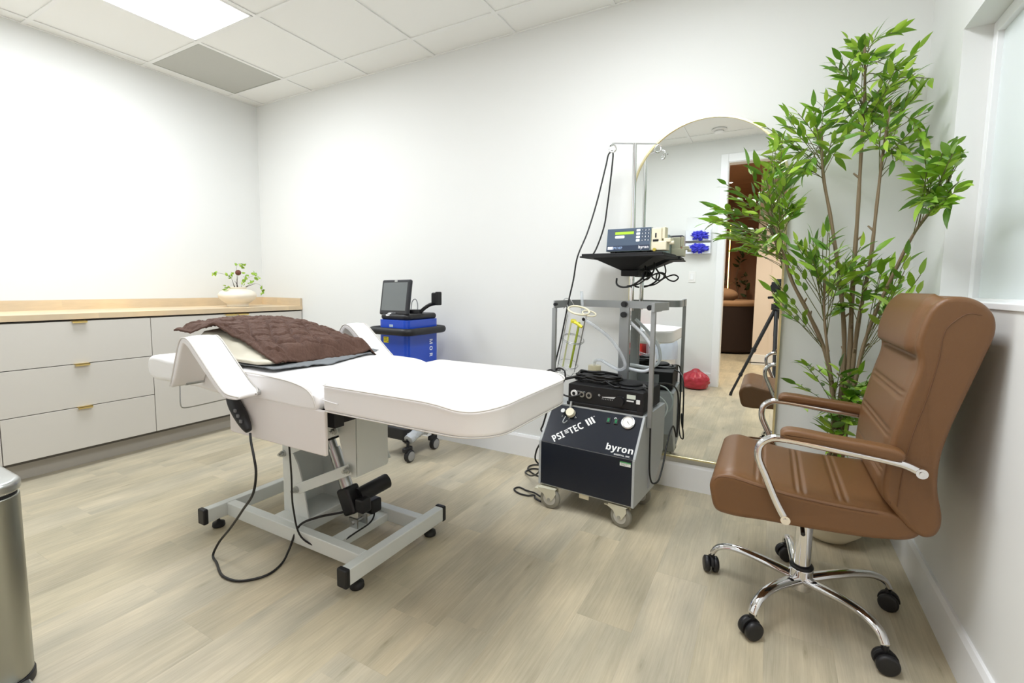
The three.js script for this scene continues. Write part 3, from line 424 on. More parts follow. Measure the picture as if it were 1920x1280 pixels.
// ------------------------------------------------------------------ aspirator cart (its own frame: x across, z towards the room)
const CART = [-0.7235, 0, -2.048], CYAW = THREE.MathUtils.degToRad(-4.316);
const inCart = (name, label, category, [x, y, z] = [0, 0, 0], group) => { const v = V3(x, y, z).applyAxisAngle(V3(0, 1, 0), CYAW); return thing(name, label, category, [v.x + CART[0], v.y, v.z + CART[2]], CYAW, group); };
const cartPart = (o, [x, y, z]) => (n, g, m, l, parent = o) => { let k = Array.isArray(g) ? join(g) : g; k.translate(-x, -y, -z); return part(n, k, m, parent, false, l); };
{
  const o = inCart('aspirator_cart', 'navy fronted aspirator cart with steel frame and drip pole on casters', 'medical cart');
  const P = cartPart(o, [0, 0, 0]), W = 0.239;
  const grey = M(0xb4b8b8, 0.45), navy = 0x20252e;
  const side = [[0, 0.112], [0.004, 0.108], [0.31, 0.105], [0.45, 0.25], [0.46, 0.492], [0.13, 0.492], [0.126, 0.486], [0.0, 0.326]].map(([z, y]) => [-z, y]);
  const rot = prism(side.map(([z, y]) => [-z, y]), 2 * W).rotateY(PI / 2).translate(-W, 0, 0);
  P('cabinet', rot, grey);
  const ft = canvasTex(1024, 512, (g, w, h) => {
    g.fillStyle = '#191f2b'; g.fillRect(0, 0, w, h); g.fillStyle = '#f4f4f2';
    g.save(); g.translate(152, 500); g.rotate(-0.72); g.scale(1, 1.22); g.font = 'bold 98px sans-serif'; g.textBaseline = 'alphabetic'; g.fillText('PSI', 0, 0); for (let i = 0; i < 3; i++) for (let j = 0; j < 3; j++) g.fillRect(166 + i * 15, -66 + j * 15, 11, 11); g.fillText('TEC', 212, 0); for (let i = 0; i < 3; i++) g.fillRect(432 + i * 34, -72, 22, 72); g.font = 'bold 24px sans-serif'; g.fillText('™', 534, -52); g.restore();
    g.font = 'bold 104px sans-serif'; g.fillText('byron', 716, 452); g.font = 'bold 24px sans-serif'; g.fillText('MEDICAL, INC.', 818, 496);
    g.font = 'bold 34px sans-serif'; g.fillText('⏻', 640, 78); g.beginPath(); g.arc(742, 64, 14, 0, 7); g.fill(); g.fillRect(738, 64, 8, 30);
    g.lineWidth = 4; g.strokeStyle = '#d8d8d6'; g.beginPath(); g.moveTo(300, 120); g.lineTo(318, 140); g.lineTo(296, 146); g.stroke(); g.fillRect(236, 152, 5, 22); g.fillRect(150, 140, 5, 18);
  });
  const e = 0.0018, zu = [0.0, -0.126], yu = [0.327, 0.487], up = (x, t, o2 = 0) => { const n = V2(0.126, 0.16).normalize(); return [x, lerp(yu[0], yu[1], t) + (e + o2) * 0.62, lerp(zu[0], zu[1], t) + (e + o2) * 0.785]; };
  P('control_panel', quad(up(-W + 0.006, 0), up(W - 0.006, 0), up(W - 0.006, 1), up(-W + 0.006, 1)), M(0xffffff, 0.2, 0, { map: ft }), 'navy sloping control panel with white lettering');
  P('front_panel', [span(-W + 0.006, W - 0.006, 0.115, 0.325, -0.002, 0.0035, 0.002)], M(0x191f2b, 0.2), 'dark navy front panel');
  P('edge_strip', [bar([W - 0.004, 0.11, 0.001], [W - 0.004, 0.327, 0.001], 0.012, 0.012), bar([W - 0.004, 0.325, 0.0], [W - 0.004, 0.49, -0.127], 0.012, 0.012), bar([-W + 0.004, 0.11, 0.001], [-W + 0.004, 0.327, 0.001], 0.012, 0.012), bar([-W + 0.004, 0.325, 0.0], [-W + 0.004, 0.49, -0.127], 0.012, 0.012), bar([-W, 0.49, -0.13], [W, 0.49, -0.13], 0.012, 0.012)], grey);
  P('side_rib', span(W, W + 0.004, 0.13, 0.48, -0.225, -0.2), M(0xa4a6ac, 0.5));
  const sticker = canvasTex(128, 64, (g, w, h) => { g.fillStyle = '#eef0ea'; g.fillRect(0, 0, w, h); g.fillStyle = '#4f9a5c'; g.fillRect(0, 0, w, 20); g.fillStyle = '#555'; for (let i = 0; i < 3; i++) g.fillRect(10, 28 + i * 11, 100 - i * 22, 4); });
  const mSticker = M(0xffffff, 0.5, 0, { map: sticker });
  P('inspection_label', quad([0.172, 0.293, 0.0045], [0.222, 0.293, 0.0045], [0.222, 0.313, 0.0045], [0.172, 0.313, 0.0045]), mSticker, 'green and white label');
  // controls on the slope
  const n = V3(0, 0.62, 0.785), on = (g, x, t, lift = 0) => g.applyQuaternion(new THREE.Quaternion().setFromUnitVectors(V3(0, 1, 0), n)).translate(...up(x, t, lift));
  const dial = P('suction_knob', [on(new THREE.CylinderGeometry(0.021, 0.023, 0.02, 28), -0.118, 0.8, 0.018), on(new THREE.CylinderGeometry(0.012, 0.012, 0.012, 20), -0.118, 0.8, 0.004)], mCream);
  P('suction_valve', [on(new THREE.CylinderGeometry(0.011, 0.011, 0.03, 16), -0.155, 0.8, 0.014), on(rb(0.012, 0.014, 0.045, 0, 0, 0, 0.004).rotateX(0.3), -0.128, 0.98, 0.016)], mSteel);
  P('valve_wire', tube([up(-0.14, 0.7, 0.01), up(-0.145, 0.55, 0.012), up(-0.138, 0.52, 0.012), up(-0.125, 0.6, 0.01)], 0.0018, 24, 6), mSteel);
  P('gauge', [on(new THREE.TorusGeometry(0.0285, 0.0045, 10, 36).rotateX(PI / 2), 0.169, 0.82, 0.006), on(new THREE.CylinderGeometry(0.029, 0.029, 0.006, 36), 0.169, 0.82, 0.002)], mChrome);
  const gt = canvasTex(256, 256, (g, w) => { g.fillStyle = '#f3f2ec'; g.fillRect(0, 0, w, w); g.strokeStyle = '#333'; g.lineWidth = 3; for (let i = 0; i <= 20; i++) { const a = 2.4 + i * 0.225; g.beginPath(); g.moveTo(128 + 96 * Math.cos(a), 128 + 96 * Math.sin(a)); g.lineTo(128 + (i % 5 ? 106 : 112) * Math.cos(a), 128 + (i % 5 ? 106 : 112) * Math.sin(a)); g.stroke(); } g.lineWidth = 7; g.beginPath(); g.moveTo(104, 100); g.lineTo(170, 178); g.stroke(); g.beginPath(); g.arc(128, 128, 10, 0, 7); g.fillStyle = '#333'; g.fill(); });
  P('gauge_face', on(new THREE.CircleGeometry(0.0265, 36).rotateX(-PI / 2), 0.169, 0.82, 0.0085), M(0xffffff, 0.4, 0, { map: gt }), 'white dial face');
  for (const x of [0.075, 0.112]) { P('rocker_switch', on(rb(0.02, 0.006, 0.03, 0, 0, 0, 0.002), x, 0.8, 0.002), mBlack); P('rocker_lamp', on(rb(0.011, 0.005, 0.02, 0, 0, 0, 0.002), x, 0.8, 0.005), M(0x1f7a4a, 0.25), 'green rocker'); }
  // casters
  const caster = (x, z, a) => {
    const c = new THREE.Group(); c.name = 'caster'; c.position.set(x, 0, z); c.rotation.y = a; o.add(c);
    const beige = M(0xcfcbb4, 0.5);
    part('fork', [prism([[-0.055, 0.098], [0.032, 0.1], [0.035, 0.08], [0.014, 0.044], [-0.012, 0.044], [-0.03, 0.075], [-0.06, 0.088]], 0.003).translate(0, 0, 0.019), prism([[-0.055, 0.098], [0.032, 0.1], [0.035, 0.08], [0.014, 0.044], [-0.012, 0.044], [-0.03, 0.075], [-0.06, 0.088]], 0.003).translate(0, 0, -0.022), bx(0.09, 0.004, 0.044, -0.012, 0.1, 0), bx(0.03, 0.006, 0.04, -0.062, 0.09, 0)], beige, c);
    part('wheel', lathe([[0.012, -0.015], [0.034, -0.015], [0.036, -0.012], [0.047, -0.012], [0.05, -0.006], [0.05, 0.006], [0.047, 0.012], [0.036, 0.012], [0.034, 0.015], [0.012, 0.015]], 36).rotateX(PI / 2).translate(0, 0.05, 0), M(0x8f8d82, 0.5), c);
    part('wheel_disc', lathe([[0, -0.0155], [0.03, -0.0165], [0.033, -0.013], [0.033, 0.013], [0.03, 0.0165], [0, 0.0155]], 28).rotateX(PI / 2).translate(0, 0.05, 0), M(0xc4c3bb, 0.4), c);
    part('axle', rod([0, 0.05, -0.026], [0, 0.05, 0.026], 0.008, 10), mSteel, c);
  };
  caster(-0.175, 0.0, 0.1); caster(0.178, -0.02, -0.15); caster(-0.175, -0.3, 0.3); caster(0.178, -0.3, 0);
  P('towing_eye', span(-0.03, 0.02, 0.082, 0.112, -0.02, -0.014, 0.003), mCream);
  // upper frame: U-shaped rail on two front posts and a rear column
  const rail = new THREE.CatmullRomCurve3([[-0.246, -0.135], [-0.246, -0.3], [-0.244, -0.39], [-0.225, -0.428], [-0.18, -0.44], [0, -0.442], [0.19, -0.44], [0.233, -0.428], [0.252, -0.39], [0.253, -0.3], [0.253, -0.135]].map(p => V3(p[0], 0, p[1])), false, 'centripetal');
  { // flat bar rail 38 mm tall, 8 mm thick
    const n2 = 90, Pp = [], I = [], U = []; for (let i = 0; i <= n2; i++) { const p = rail.getPointAt(i / n2), t = rail.getTangentAt(i / n2), s = V3(t.z, 0, -t.x).multiplyScalar(0.004); for (const [k, y] of [[1, 0.975], [1, 1.013], [-1, 1.013], [-1, 0.975]]) { Pp.push(p.x + k * s.x, y, p.z + k * s.z); U.push(i / n2, y); } }
    for (let i = 0; i < n2; i++) for (let k = 0; k < 4; k++) { const a = i * 4 + k, b = i * 4 + (k + 1) % 4; I.push(a, b, a + 4, b, b + 4, a + 4); } I.push(0, 2, 1, 0, 3, 2, n2 * 4, n2 * 4 + 1, n2 * 4 + 2, n2 * 4, n2 * 4 + 2, n2 * 4 + 3);
    const g = meshFrom(Pp, I, U).toNonIndexed(); g.computeVertexNormals(); P('frame_rail', g, mAlu);
  }
  P('rail_end', span(0.246, 0.262, 0.973, 1.015, -0.25, -0.13, 0.002), mAlu);
  P('frame_post', span(-0.256, -0.236, 0.485, 0.976, -0.15, -0.132, 0.002), mAlu); P('frame_post', span(0.242, 0.262, 0.44, 0.976, -0.16, -0.142, 0.002), mAlu);
  P('column', span(-0.012, 0.04, 0.49, 0.98, -0.452, -0.434, 0.002), mAlu);
  P('column', span(-0.008, 0.036, 0.49, 1.0, -0.475, -0.455, 0.002), mAlu);
  for (const [x, y, z, r] of [[0.014, 0.995, -0.43, 0.015], [0.014, 0.94, -0.428, 0.015], [0.235, 0.992, -0.15, 0.012], [-0.238, 0.994, -0.136, 0.008]]) P('clamp_knob', [rod([x, y, z - 0.008], [x, y, z + 0.012], r, 20), rod([x, y, z + 0.012], [x, y, z + 0.015], r * 0.8, 20)], mBlack);
  P('drip_pole', [rod([0.042, 0.96, -0.458], [0.042, 1.2, -0.458], 0.0125, 18), rod([0.042, 1.2, -0.458], [0.038, 1.815, -0.44], 0.0105, 18)], mChrome);
  const hook = (s) => tube([[0.038, 1.815, -0.44], [0.038 + s * 0.06, 1.815, -0.44], [0.038 + s * 0.115, 1.813, -0.44], [0.038 + s * 0.133, 1.8, -0.44], [0.038 + s * 0.128, 1.775, -0.436], [0.038 + s * 0.108, 1.77, -0.43], [0.038 + s * 0.098, 1.785, -0.424], [0.038 + s * 0.11, 1.802, -0.42], [0.038 + s * 0.13, 1.795, -0.415]], 0.0038, 60, 8);
  for (const s of [1, -1]) P('pole_hook', hook(s).translate(-0.038, 0, 0.44).rotateY(0.58).translate(0.038, 0, -0.44), mChrome);
  // pump tray on the pole
  P('tray', span(-0.165, 0.248, 1.238, 1.252, -0.52, -0.27, 0.003), mBlackMatte);
  P('tray_lip', [span(-0.172, 0.256, 1.232, 1.24, -0.525, -0.262, 0.002)], mBlackMatte);
  P('tray_support', [join([quad([-0.12, 1.233, -0.3], [0.03 - 0.03, 1.17, -0.41], [0.03 + 0.03, 1.17, -0.41], [0.2, 1.233, -0.3]), quad([0.2, 1.233, -0.3], [0.06, 1.17, -0.41], [0.06, 1.17, -0.47], [0.2, 1.233, -0.51]), quad([-0.12, 1.233, -0.51], [0, 1.17, -0.47], [0, 1.17, -0.41], [-0.12, 1.233, -0.3]), quad([0.2, 1.233, -0.51], [0.06, 1.17, -0.47], [0, 1.17, -0.47], [-0.12, 1.233, -0.51])]), span(0.0, 0.09, 1.142, 1.172, -0.475, -0.4, 0.004)], mBlackMatte);
}
{ // roller pump on the tray
  const lift = 0.0202, at0 = [0.12 - 0.018, 1.2325 + lift, -0.36], o = inCart('infusion_pump', 'slate grey roller pump with green display on the black tray', 'pump', at0), P = cartPart(o, [0.12, 1.2325, -0.36]);
  const side = [[-0.285, 1.24], [-0.3, 1.352], [-0.46, 1.352], [-0.52, 1.3], [-0.52, 1.24]];
  const g = prism(side.map(([z, y]) => [-z, y]), 0.22).rotateY(PI / 2).translate(-0.02, 0, 0);
  P('housing', g, M(0x93a5a4, 0.5));
  const face = canvasTex(1024, 512, (c, w, h) => {
    c.fillStyle = '#4d5c70'; c.fillRect(0, 0, w, h); c.fillStyle = '#27344a'; c.fillRect(0, 388, w, 124); c.fillStyle = '#e9f1fa';
    c.fillRect(28, 408, 130, 66); c.font = 'bold 74px serif'; c.fillStyle = '#9fb8dc'; c.fillText('PUMP', 164, 468); c.fillStyle = '#fafafa'; c.font = 'bold 86px sans-serif'; c.fillText('byron', 760, 466);
    c.fillStyle = '#3f4d60'; c.fillRect(180, 56, 460, 88); c.fillStyle = '#b4dc3c'; c.fillRect(186, 72, 448, 62); c.fillStyle = '#eef3ee'; c.beginPath(); c.roundRect(190, 158, 230, 62, 22); c.fill();
    c.fillStyle = '#f4f6f6'; for (let j = 0; j < 4; j++) { c.beginPath(); c.roundRect(694, 26 + j * 76, 88, 54, 12); c.fill(); } 
    c.font = 'bold 46px sans-serif'; c.textAlign = 'center'; ['1', '2', '3', '4', '5', '6', '7', '8', '9', 'CE', '0', 'EN'].forEach((k, i) => { const x = 838 + (i % 3) * 70, y = 68 + Math.floor(i / 3) * 76; c.fillStyle = '#3c4859'; c.beginPath(); c.roundRect(x - 30, y - 44, 60, 56, 8); c.fill(); c.fillStyle = '#f1f4f6'; c.font = k.length > 1 ? 'bold 30px sans-serif' : 'bold 46px sans-serif'; c.fillText(k, x, y); });
  });
  P('front_face', quad([-0.0185, 1.2415, -0.284], [0.1985, 1.2415, -0.284], [0.1985, 1.351, -0.2985], [-0.0185, 1.351, -0.2985]), M(0xffffff, 0.4, 0, { map: face }), 'slate front with keypad and green display');
  P('foot', [[0.01, -0.31], [0.17, -0.31], [0.01, -0.48], [0.17, -0.48]].map(([x, z]) => span(x - 0.012, x + 0.012, 1.2325, 1.241, z - 0.012, z + 0.012)), mRubber);
  const head = (z) => { P('roller_head', [rb(0.075, 0.045, 0.06, 0.237, 1.262, z, 0.006), rb(0.05, 0.07, 0.055, 0.225, 1.312, z, 0.006), rb(0.014, 0.055, 0.05, 0.258, 1.322, z, 0.003), rb(0.035, 0.02, 0.05, 0.275, 1.287, z, 0.004).rotateZ(0)], mCream); P('clamp_slot', [span(0.219, 0.226, 1.3, 1.322, z + 0.026, z + 0.0285), span(0.21, 0.236, 1.282, 1.292, z + 0.027, z + 0.031)], mBlackMatte); P('thumb_screw', rod([0.285, 1.275, z + 0.01], [0.305, 1.275, z + 0.01], 0.009, 14), mCream); };
  head(-0.325);
  P('tube_plug', rod([0.222, 1.243, -0.292], [0.222, 1.243, -0.28], 0.008, 12), M(0xb5a23a, 0.5), 'yellow plug');
}
{ // generator box with cable coil on the cart top
  const at0 = [0.04, 0.4925, -0.26], o = inCart('power_generator', 'black instrument power box on top of the cart', 'medical device', at0), P = cartPart(o, at0);
  P('case', span(-0.155, 0.225, 0.502, 0.602, -0.41, -0.13, 0.006), mBlackMatte);
  P('foot', [[-0.13, -0.15], [0.2, -0.15], [-0.13, -0.39], [0.2, -0.39]].map(([x, z]) => rod([x, 0.4925, z], [x, 0.503, z], 0.014, 16)), mRubber);
  P('front_frame', [span(-0.158, 0.228, 0.497, 0.513, -0.132, -0.122, 0.003), span(0.198, 0.228, 0.51, 0.602, -0.132, -0.122, 0.003)], mBlack);
  P('front_print', quad([-0.15, 0.516, -0.1295], [0.196, 0.516, -0.1295], [0.196, 0.6, -0.1295], [-0.15, 0.6, -0.1295]), M(0xffffff, 0.5, 0, { map: canvasTex(1024, 256, (g, w, h) => { g.fillStyle = '#141416'; g.fillRect(0, 0, w, h); g.fillStyle = '#dcdcda'; g.beginPath(); g.moveTo(520, 130); g.lineTo(770, 100); g.lineTo(770, 134); g.lineTo(520, 140); g.fill(); for (let i = 0; i < 11; i++) g.fillRect(520 + i * 25, 152, 6, 14); g.lineWidth = 6; g.strokeStyle = '#cfcfcd'; g.beginPath(); g.arc(476, 112, 12, 0, 7); g.stroke(); g.fillRect(130, 92, 130, 5); g.beginPath(); g.moveTo(790, 130); g.lineTo(826, 90); g.lineTo(836, 100); g.lineTo(806, 134); g.fill(); }) }));
  for (const [x, r, m] of [[-0.12, 0.017, mWhitePlastic], [-0.077, 0.014, mSteel], [-0.04, 0.016, mSteel]]) { P('socket', [rod([x, 0.556, -0.131], [x, 0.556, -0.122], r, 20)], m); P('socket_hole', rod([x, 0.556, -0.124], [x, 0.556, -0.1205], r * 0.5, 14), mBlack); }
  P('dial', rod([0.115, 0.55, -0.131], [0.115, 0.55, -0.11], 0.024, 24), mBlack);
  P('inspection_label', quad([0.148, 0.566, -0.1285], [0.19, 0.566, -0.1285], [0.19, 0.586, -0.1285], [0.148, 0.586, -0.1285]), M(0xdfe6d8, 0.5), 'pale label'); P('name_plate', span(0.148, 0.182, 0.553, 0.559, -0.1295, -0.1275), mWhitePlastic);
  P('power_button', span(0.196, 0.214, 0.548, 0.568, -0.124, -0.118, 0.002), mWhitePlastic);
  P('rear_plate', span(-0.1, 0.15, 0.52, 0.585, -0.413, -0.409), mAlu);
}
{
  const at0 = [-0.03, 0.603, -0.24], o = inCart('cable_coil', 'black cable coiled on the power box', 'cable', at0), P = cartPart(o, at0), R = rng(8);
  const loops = []; for (let k = 0; k < 9; k++) { const a = []; for (let i = 0; i < 14; i++) { const f = i / 14 * 2 * PI; a.push([-0.03 + (0.105 + 0.018 * R()) * Math.cos(f) + (R() - 0.5) * 0.012, 0.609 + 0.0045 * k + 0.006 * R(), -0.225 + (0.055 + 0.015 * R()) * Math.sin(f) + (R() - 0.5) * 0.01]); } loops.push(tube(a, 0.0048, 70, 7, true)); }
  loops.push(tube([[0.02, 0.63, -0.17], [0.08, 0.61, -0.15], [0.1, 0.61, -0.16], [0.07, 0.615, -0.2]], 0.0048, 24, 7), tube([[-0.13, 0.63, -0.21], [-0.17, 0.62, -0.17], [-0.215, 0.61, -0.12]], 0.007, 24, 7));
  P('loops', loops, mCable);
  P('plug', bar([-0.2, 0.613, -0.13], [-0.245, 0.612, -0.115], 0.018, 0.014, 0.004), mBlack);
}
{
  const at0 = [0.13, 0.602, -0.23], o = inCart('foot_pedal', 'round black foot pedal resting on the power box', 'foot pedal', at0), P = cartPart(o, at0);
  P('base', lathe([[0, 0.603], [0.072, 0.603], [0.074, 0.608], [0.07, 0.614], [0, 0.614]], 36).translate(0.13, 0, -0.23), mBlack);
  P('treadle', lathe([[0, 0.63], [0.045, 0.629], [0.056, 0.624], [0.058, 0.614], [0, 0.614]], 36).translate(0.13, 0, -0.23), mBlackMatte);
  P('lead', [0, 1].map(k => { const a = []; for (let i = 0; i < 12; i++) { const f = i / 12 * 2 * PI; a.push([0.14 + (0.078 + 0.006 * k) * Math.cos(f), 0.608 + 0.004 * Math.sin(3 * f + k), -0.24 + (0.066 + 0.007 * k) * Math.sin(f)]); } return tube(a, 0.004, 60, 7, true); }), mCable);
}
{ // tilted collection canister on the left arm of the frame
  const at0 = [-0.2, 0.66, -0.24], o = inCart('collection_canister', 'clear tilted collection canister in a wire rack on the cart', 'canister', at0), P = cartPart(o, at0);
  const A = V3(-0.232, 0.655, -0.275), B = V3(-0.14, 0.965, -0.2), q = new THREE.Quaternion().setFromUnitVectors(V3(0, 1, 0), B.clone().sub(A).normalize()), L = A.distanceTo(B);
  const put = g => g.applyQuaternion(q).translate(A.x, A.y, A.z);
  P('cylinder', put(lathe([[0, 0], [0.046, 0], [0.05, 0.004], [0.054, L], [0.052, L], [0.048, 0.006], [0, 0.003]], 40)), mClear, 'clear plastic cylinder');
  P('rim', put(new THREE.TorusGeometry(0.054, 0.005, 10, 44).rotateX(PI / 2).translate(0, L, 0)), mCream, 'cream rim');
  P('spout_rim', put(new THREE.TorusGeometry(0.034, 0.004, 8, 36).rotateX(PI / 2).translate(0.05, L - 0.006, -0.02)), mCream, 'cream rim');
  P('dip_tube', [put(rod([0.018, 0.01, 0.01], [0.024, L * 0.84, 0.02], 0.006, 12))], M(0xcfe04a, 0.25, 0, { transmission: 0.4, thickness: 0 }), 'yellow-green tube');
  P('measure_strip', put(span(-0.012, -0.004, 0.02, L * 0.85, 0.046, 0.0475)), M(0xe4ecb0, 0.4));
  P('elbow_connector', [put(tube([[0.0, L * 0.86, 0.05], [0.025, L * 0.865, 0.058], [0.06, L * 0.84, 0.062]], 0.008, 20, 10)), put(new THREE.CylinderGeometry(0.014, 0.014, 0.012, 20).translate(0.004, L * 0.87, 0.05))], M(0xe6dc3e, 0.35), 'yellow elbow connector');
  P('side_button', put(rod([0.045, L * 0.93, 0.03], [0.05, L * 0.93, 0.036], 0.008, 14)), mBlack);
  P('standpipe', rod([-0.145, 0.95, -0.26], [-0.16, 1.06, -0.27], 0.008, 14), mTubing);
  const ringAt = (y, r) => put(new THREE.TorusGeometry(r, 0.0018, 6, 44).rotateX(PI / 2).translate(0, y, 0));
  const wires = [ringAt(L * 0.52, 0.056), ringAt(L * 0.5, 0.0575), ringAt(0.02, 0.052)];
  for (const f of [2.4, 3.0, 0.4, 5.2]) wires.push(put(rod([0.055 * Math.cos(f), 0.0, 0.055 * Math.sin(f)], [0.055 * Math.cos(f), L * 0.9, 0.055 * Math.sin(f)], 0.0018, 6)));
  for (const x of [0.0, 0.045]) wires.push(put(tube([[x - 0.05, -0.005, 0.05], [x, -0.012, 0.055], [x + 0.012, 0.0, 0.06], [x + 0.02, 0.018, 0.062], [x + 0.032, 0.018, 0.062]], 0.002, 24, 6)));
  wires.push(tube([[-0.19, 0.985, -0.25], [-0.215, 1.018, -0.25], [-0.246, 1.02, -0.25], [-0.256, 0.99, -0.25]], 0.0025, 24, 6), tube([[-0.245, 0.97, -0.24], [-0.215, 0.99, -0.22], [-0.2, 0.93, -0.2]], 0.002, 16, 6));
  P('wire_rack', wires, mSteel);
  P('rack_foot', [rod([-0.235, 0.65, -0.2], [-0.275, 0.645, -0.19], 0.004, 8), tube([[-0.29, 0.65, -0.2], [-0.275, 0.64, -0.2], [-0.265, 0.66, -0.2], [-0.255, 0.63, -0.2]], 0.002, 16, 6)], mBlack);
}
{
  const at0 = [0.0, 0.63, -0.25], o = inCart('suction_hose', 'clear suction hose arching from the canister to a small jar', 'hose', at0), P = cartPart(o, at0);
  P('hose', tube([[-0.1, 0.92, -0.19], [-0.05, 0.89, -0.2], [0.02, 0.82, -0.25], [0.07, 0.74, -0.27], [0.085, 0.69, -0.27], [0.06, 0.672, -0.27], [0.0, 0.69, -0.28], [-0.05, 0.705, -0.3], [-0.1, 0.695, -0.34], [-0.125, 0.665, -0.38]], 0.0085, 90, 12), mTubing);
  P('jar', lathe([[0, 0.615], [0.033, 0.615], [0.035, 0.62], [0.035, 0.66], [0.03, 0.663], [0, 0.664]], 28).translate(-0.125, 0, -0.385), M(0xf1ead0, 0.3, 0, { transmission: 0.5, thickness: 0 }), 'small pale jar');
}
{ // hose seen behind the cart
  const at0 = [0.1, 0.6, -0.47], o = inCart('return_hose', 'white hose looping behind the cart column, seen in the mirror', 'hose', at0), P = cartPart(o, at0);
  P('hose', tube([[0.02, 0.905, -0.49], [0.1, 0.83, -0.5], [0.15, 0.76, -0.5], [0.16, 0.68, -0.5], [0.12, 0.64, -0.5], [0.0, 0.645, -0.5]], 0.009, 60, 10), M(0xe9edf2, 0.25));
  P('thin_line', tube([[0.1, 0.53, -0.415], [0.2, 0.52, -0.47], [0.24, 0.46, -0.5], [0.22, 0.4, -0.49], [0.17, 0.38, -0.48]], 0.004, 50, 8), M(0xb9c4bf, 0.3));
}
{ // leads
  const at0 = [-0.1, 1.0, -0.3], o = inCart('hanging_cable', 'black cable hanging from the drip pole hook to the floor', 'cable', at0), P = cartPart(o, at0);
  P('cable', tube([[-0.075, 1.79, -0.42], [-0.09, 1.778, -0.415], [-0.1, 1.72, -0.405], [-0.128, 1.52, -0.36], [-0.155, 1.36, -0.31], [-0.182, 1.235, -0.257], [-0.198, 1.12, -0.25], [-0.213, 1.02, -0.235], [-0.235, 0.8, -0.19], [-0.26, 0.64, -0.165], [-0.265, 0.55, -0.15], [-0.25, 0.5, -0.12]], 0.0042, 120, 8), mCable);
  P('cable', tube([[-0.076, 1.79, -0.425], [-0.07, 1.778, -0.42], [-0.072, 1.7, -0.415], [-0.09, 1.5, -0.41], [-0.1, 1.4, -0.4], [-0.13, 1.28, -0.37], [-0.14, 1.242, -0.34]], 0.0042, 70, 8), mCable);
}
{
  const at0 = [0.15, 1.1, -0.42], o = inCart('pump_lead', 'tangled black lead under the pump tray', 'cable', at0), P = cartPart(o, at0);
  P('lead', tube([[0.11, 1.2, -0.45], [0.13, 1.15, -0.4], [0.11, 1.12, -0.38], [0.06, 1.09, -0.38], [0.01, 1.085, -0.39], [-0.02, 1.1, -0.4], [-0.025, 1.13, -0.41]], 0.005, 50, 8), mCable);
  P('lead', tube([[0.04, 1.09, -0.39], [0.1, 1.1, -0.38], [0.16, 1.14, -0.38], [0.21, 1.155, -0.38], [0.23, 1.14, -0.38], [0.21, 1.12, -0.38], [0.175, 1.13, -0.38], [0.15, 1.165, -0.4], [0.12, 1.165, -0.4], [0.115, 1.13, -0.4], [0.14, 1.125, -0.4], [0.165, 1.17, -0.42], [0.16, 1.21, -0.44]], 0.004, 90, 8), mCable);
}
{
  const at0 = [-0.28, 0.3, -0.1], o = inCart('control_lead', 'black lead looping from the power box down to the floor', 'cable', at0), P = cartPart(o, at0);
  P('lead', tube([[-0.08, 0.556, -0.115], [-0.12, 0.545, -0.09], [-0.18, 0.555, -0.1], [-0.21, 0.6, -0.12], [-0.22, 0.64, -0.12], [-0.25, 0.66, -0.12], [-0.29, 0.635, -0.12], [-0.285, 0.59, -0.12], [-0.25, 0.57, -0.12], [-0.2, 0.585, -0.13], [-0.18, 0.62, -0.14], [-0.19, 0.66, -0.15], [-0.23, 0.665, -0.15], [-0.255, 0.6, -0.13], [-0.25, 0.5, -0.11], [-0.265, 0.42, -0.1], [-0.28, 0.37, -0.1], [-0.29, 0.345, -0.1], [-0.275, 0.33, -0.1], [-0.28, 0.3, -0.1], [-0.315, 0.23, -0.1], [-0.32, 0.18, -0.1], [-0.29, 0.14, -0.12]], 0.0045, 200, 8), mCable);
  P('floor_loops', [tube([[-0.29, 0.14, -0.12], [-0.33, 0.09, -0.14], [-0.42, 0.03, -0.22], [-0.5, 0.008, -0.3], [-0.49, 0.006, -0.37], [-0.4, 0.006, -0.38], [-0.3, 0.006, -0.33]], 0.0045, 50, 8), tube([[-0.3, 0.006, -0.42], [-0.42, 0.006, -0.46], [-0.52, 0.006, -0.42], [-0.52, 0.006, -0.36], [-0.44, 0.006, -0.3], [-0.3, 0.006, -0.28]], 0.0045, 50, 8), tube([[-0.24, 0.03, -0.02], [-0.3, 0.02, -0.06], [-0.37, 0.006, -0.09], [-0.42, 0.006, -0.1], [-0.43, 0.006, -0.07], [-0.39, 0.006, -0.04], [-0.33, 0.006, -0.04], [-0.3, 0.008, -0.06], [-0.28, 0.01, -0.03], [-0.24, 0.006, -0.02]], 0.0045, 70, 8)], mCable);
}
{
  const at0 = [0.26, 0.3, -0.3], o = inCart('power_lead', 'black lead drooping along the right side of the cart', 'cable', at0), P = cartPart(o, at0);
  P('lead', tube([[0.2, 0.612, -0.2], [0.238, 0.6, -0.16], [0.25, 0.5, -0.165], [0.252, 0.35, -0.17], [0.255, 0.2, -0.18], [0.265, 0.165, -0.19], [0.28, 0.165, -0.22], [0.285, 0.22, -0.28], [0.28, 0.3, -0.36], [0.28, 0.36, -0.42], [0.285, 0.38, -0.45], [0.29, 0.34, -0.48], [0.295, 0.31, -0.49], [0.295, 0.36, -0.5], [0.29, 0.55, -0.49], [0.27, 0.6, -0.42], [0.23, 0.61, -0.36]], 0.0042, 140, 8), mCable);
}

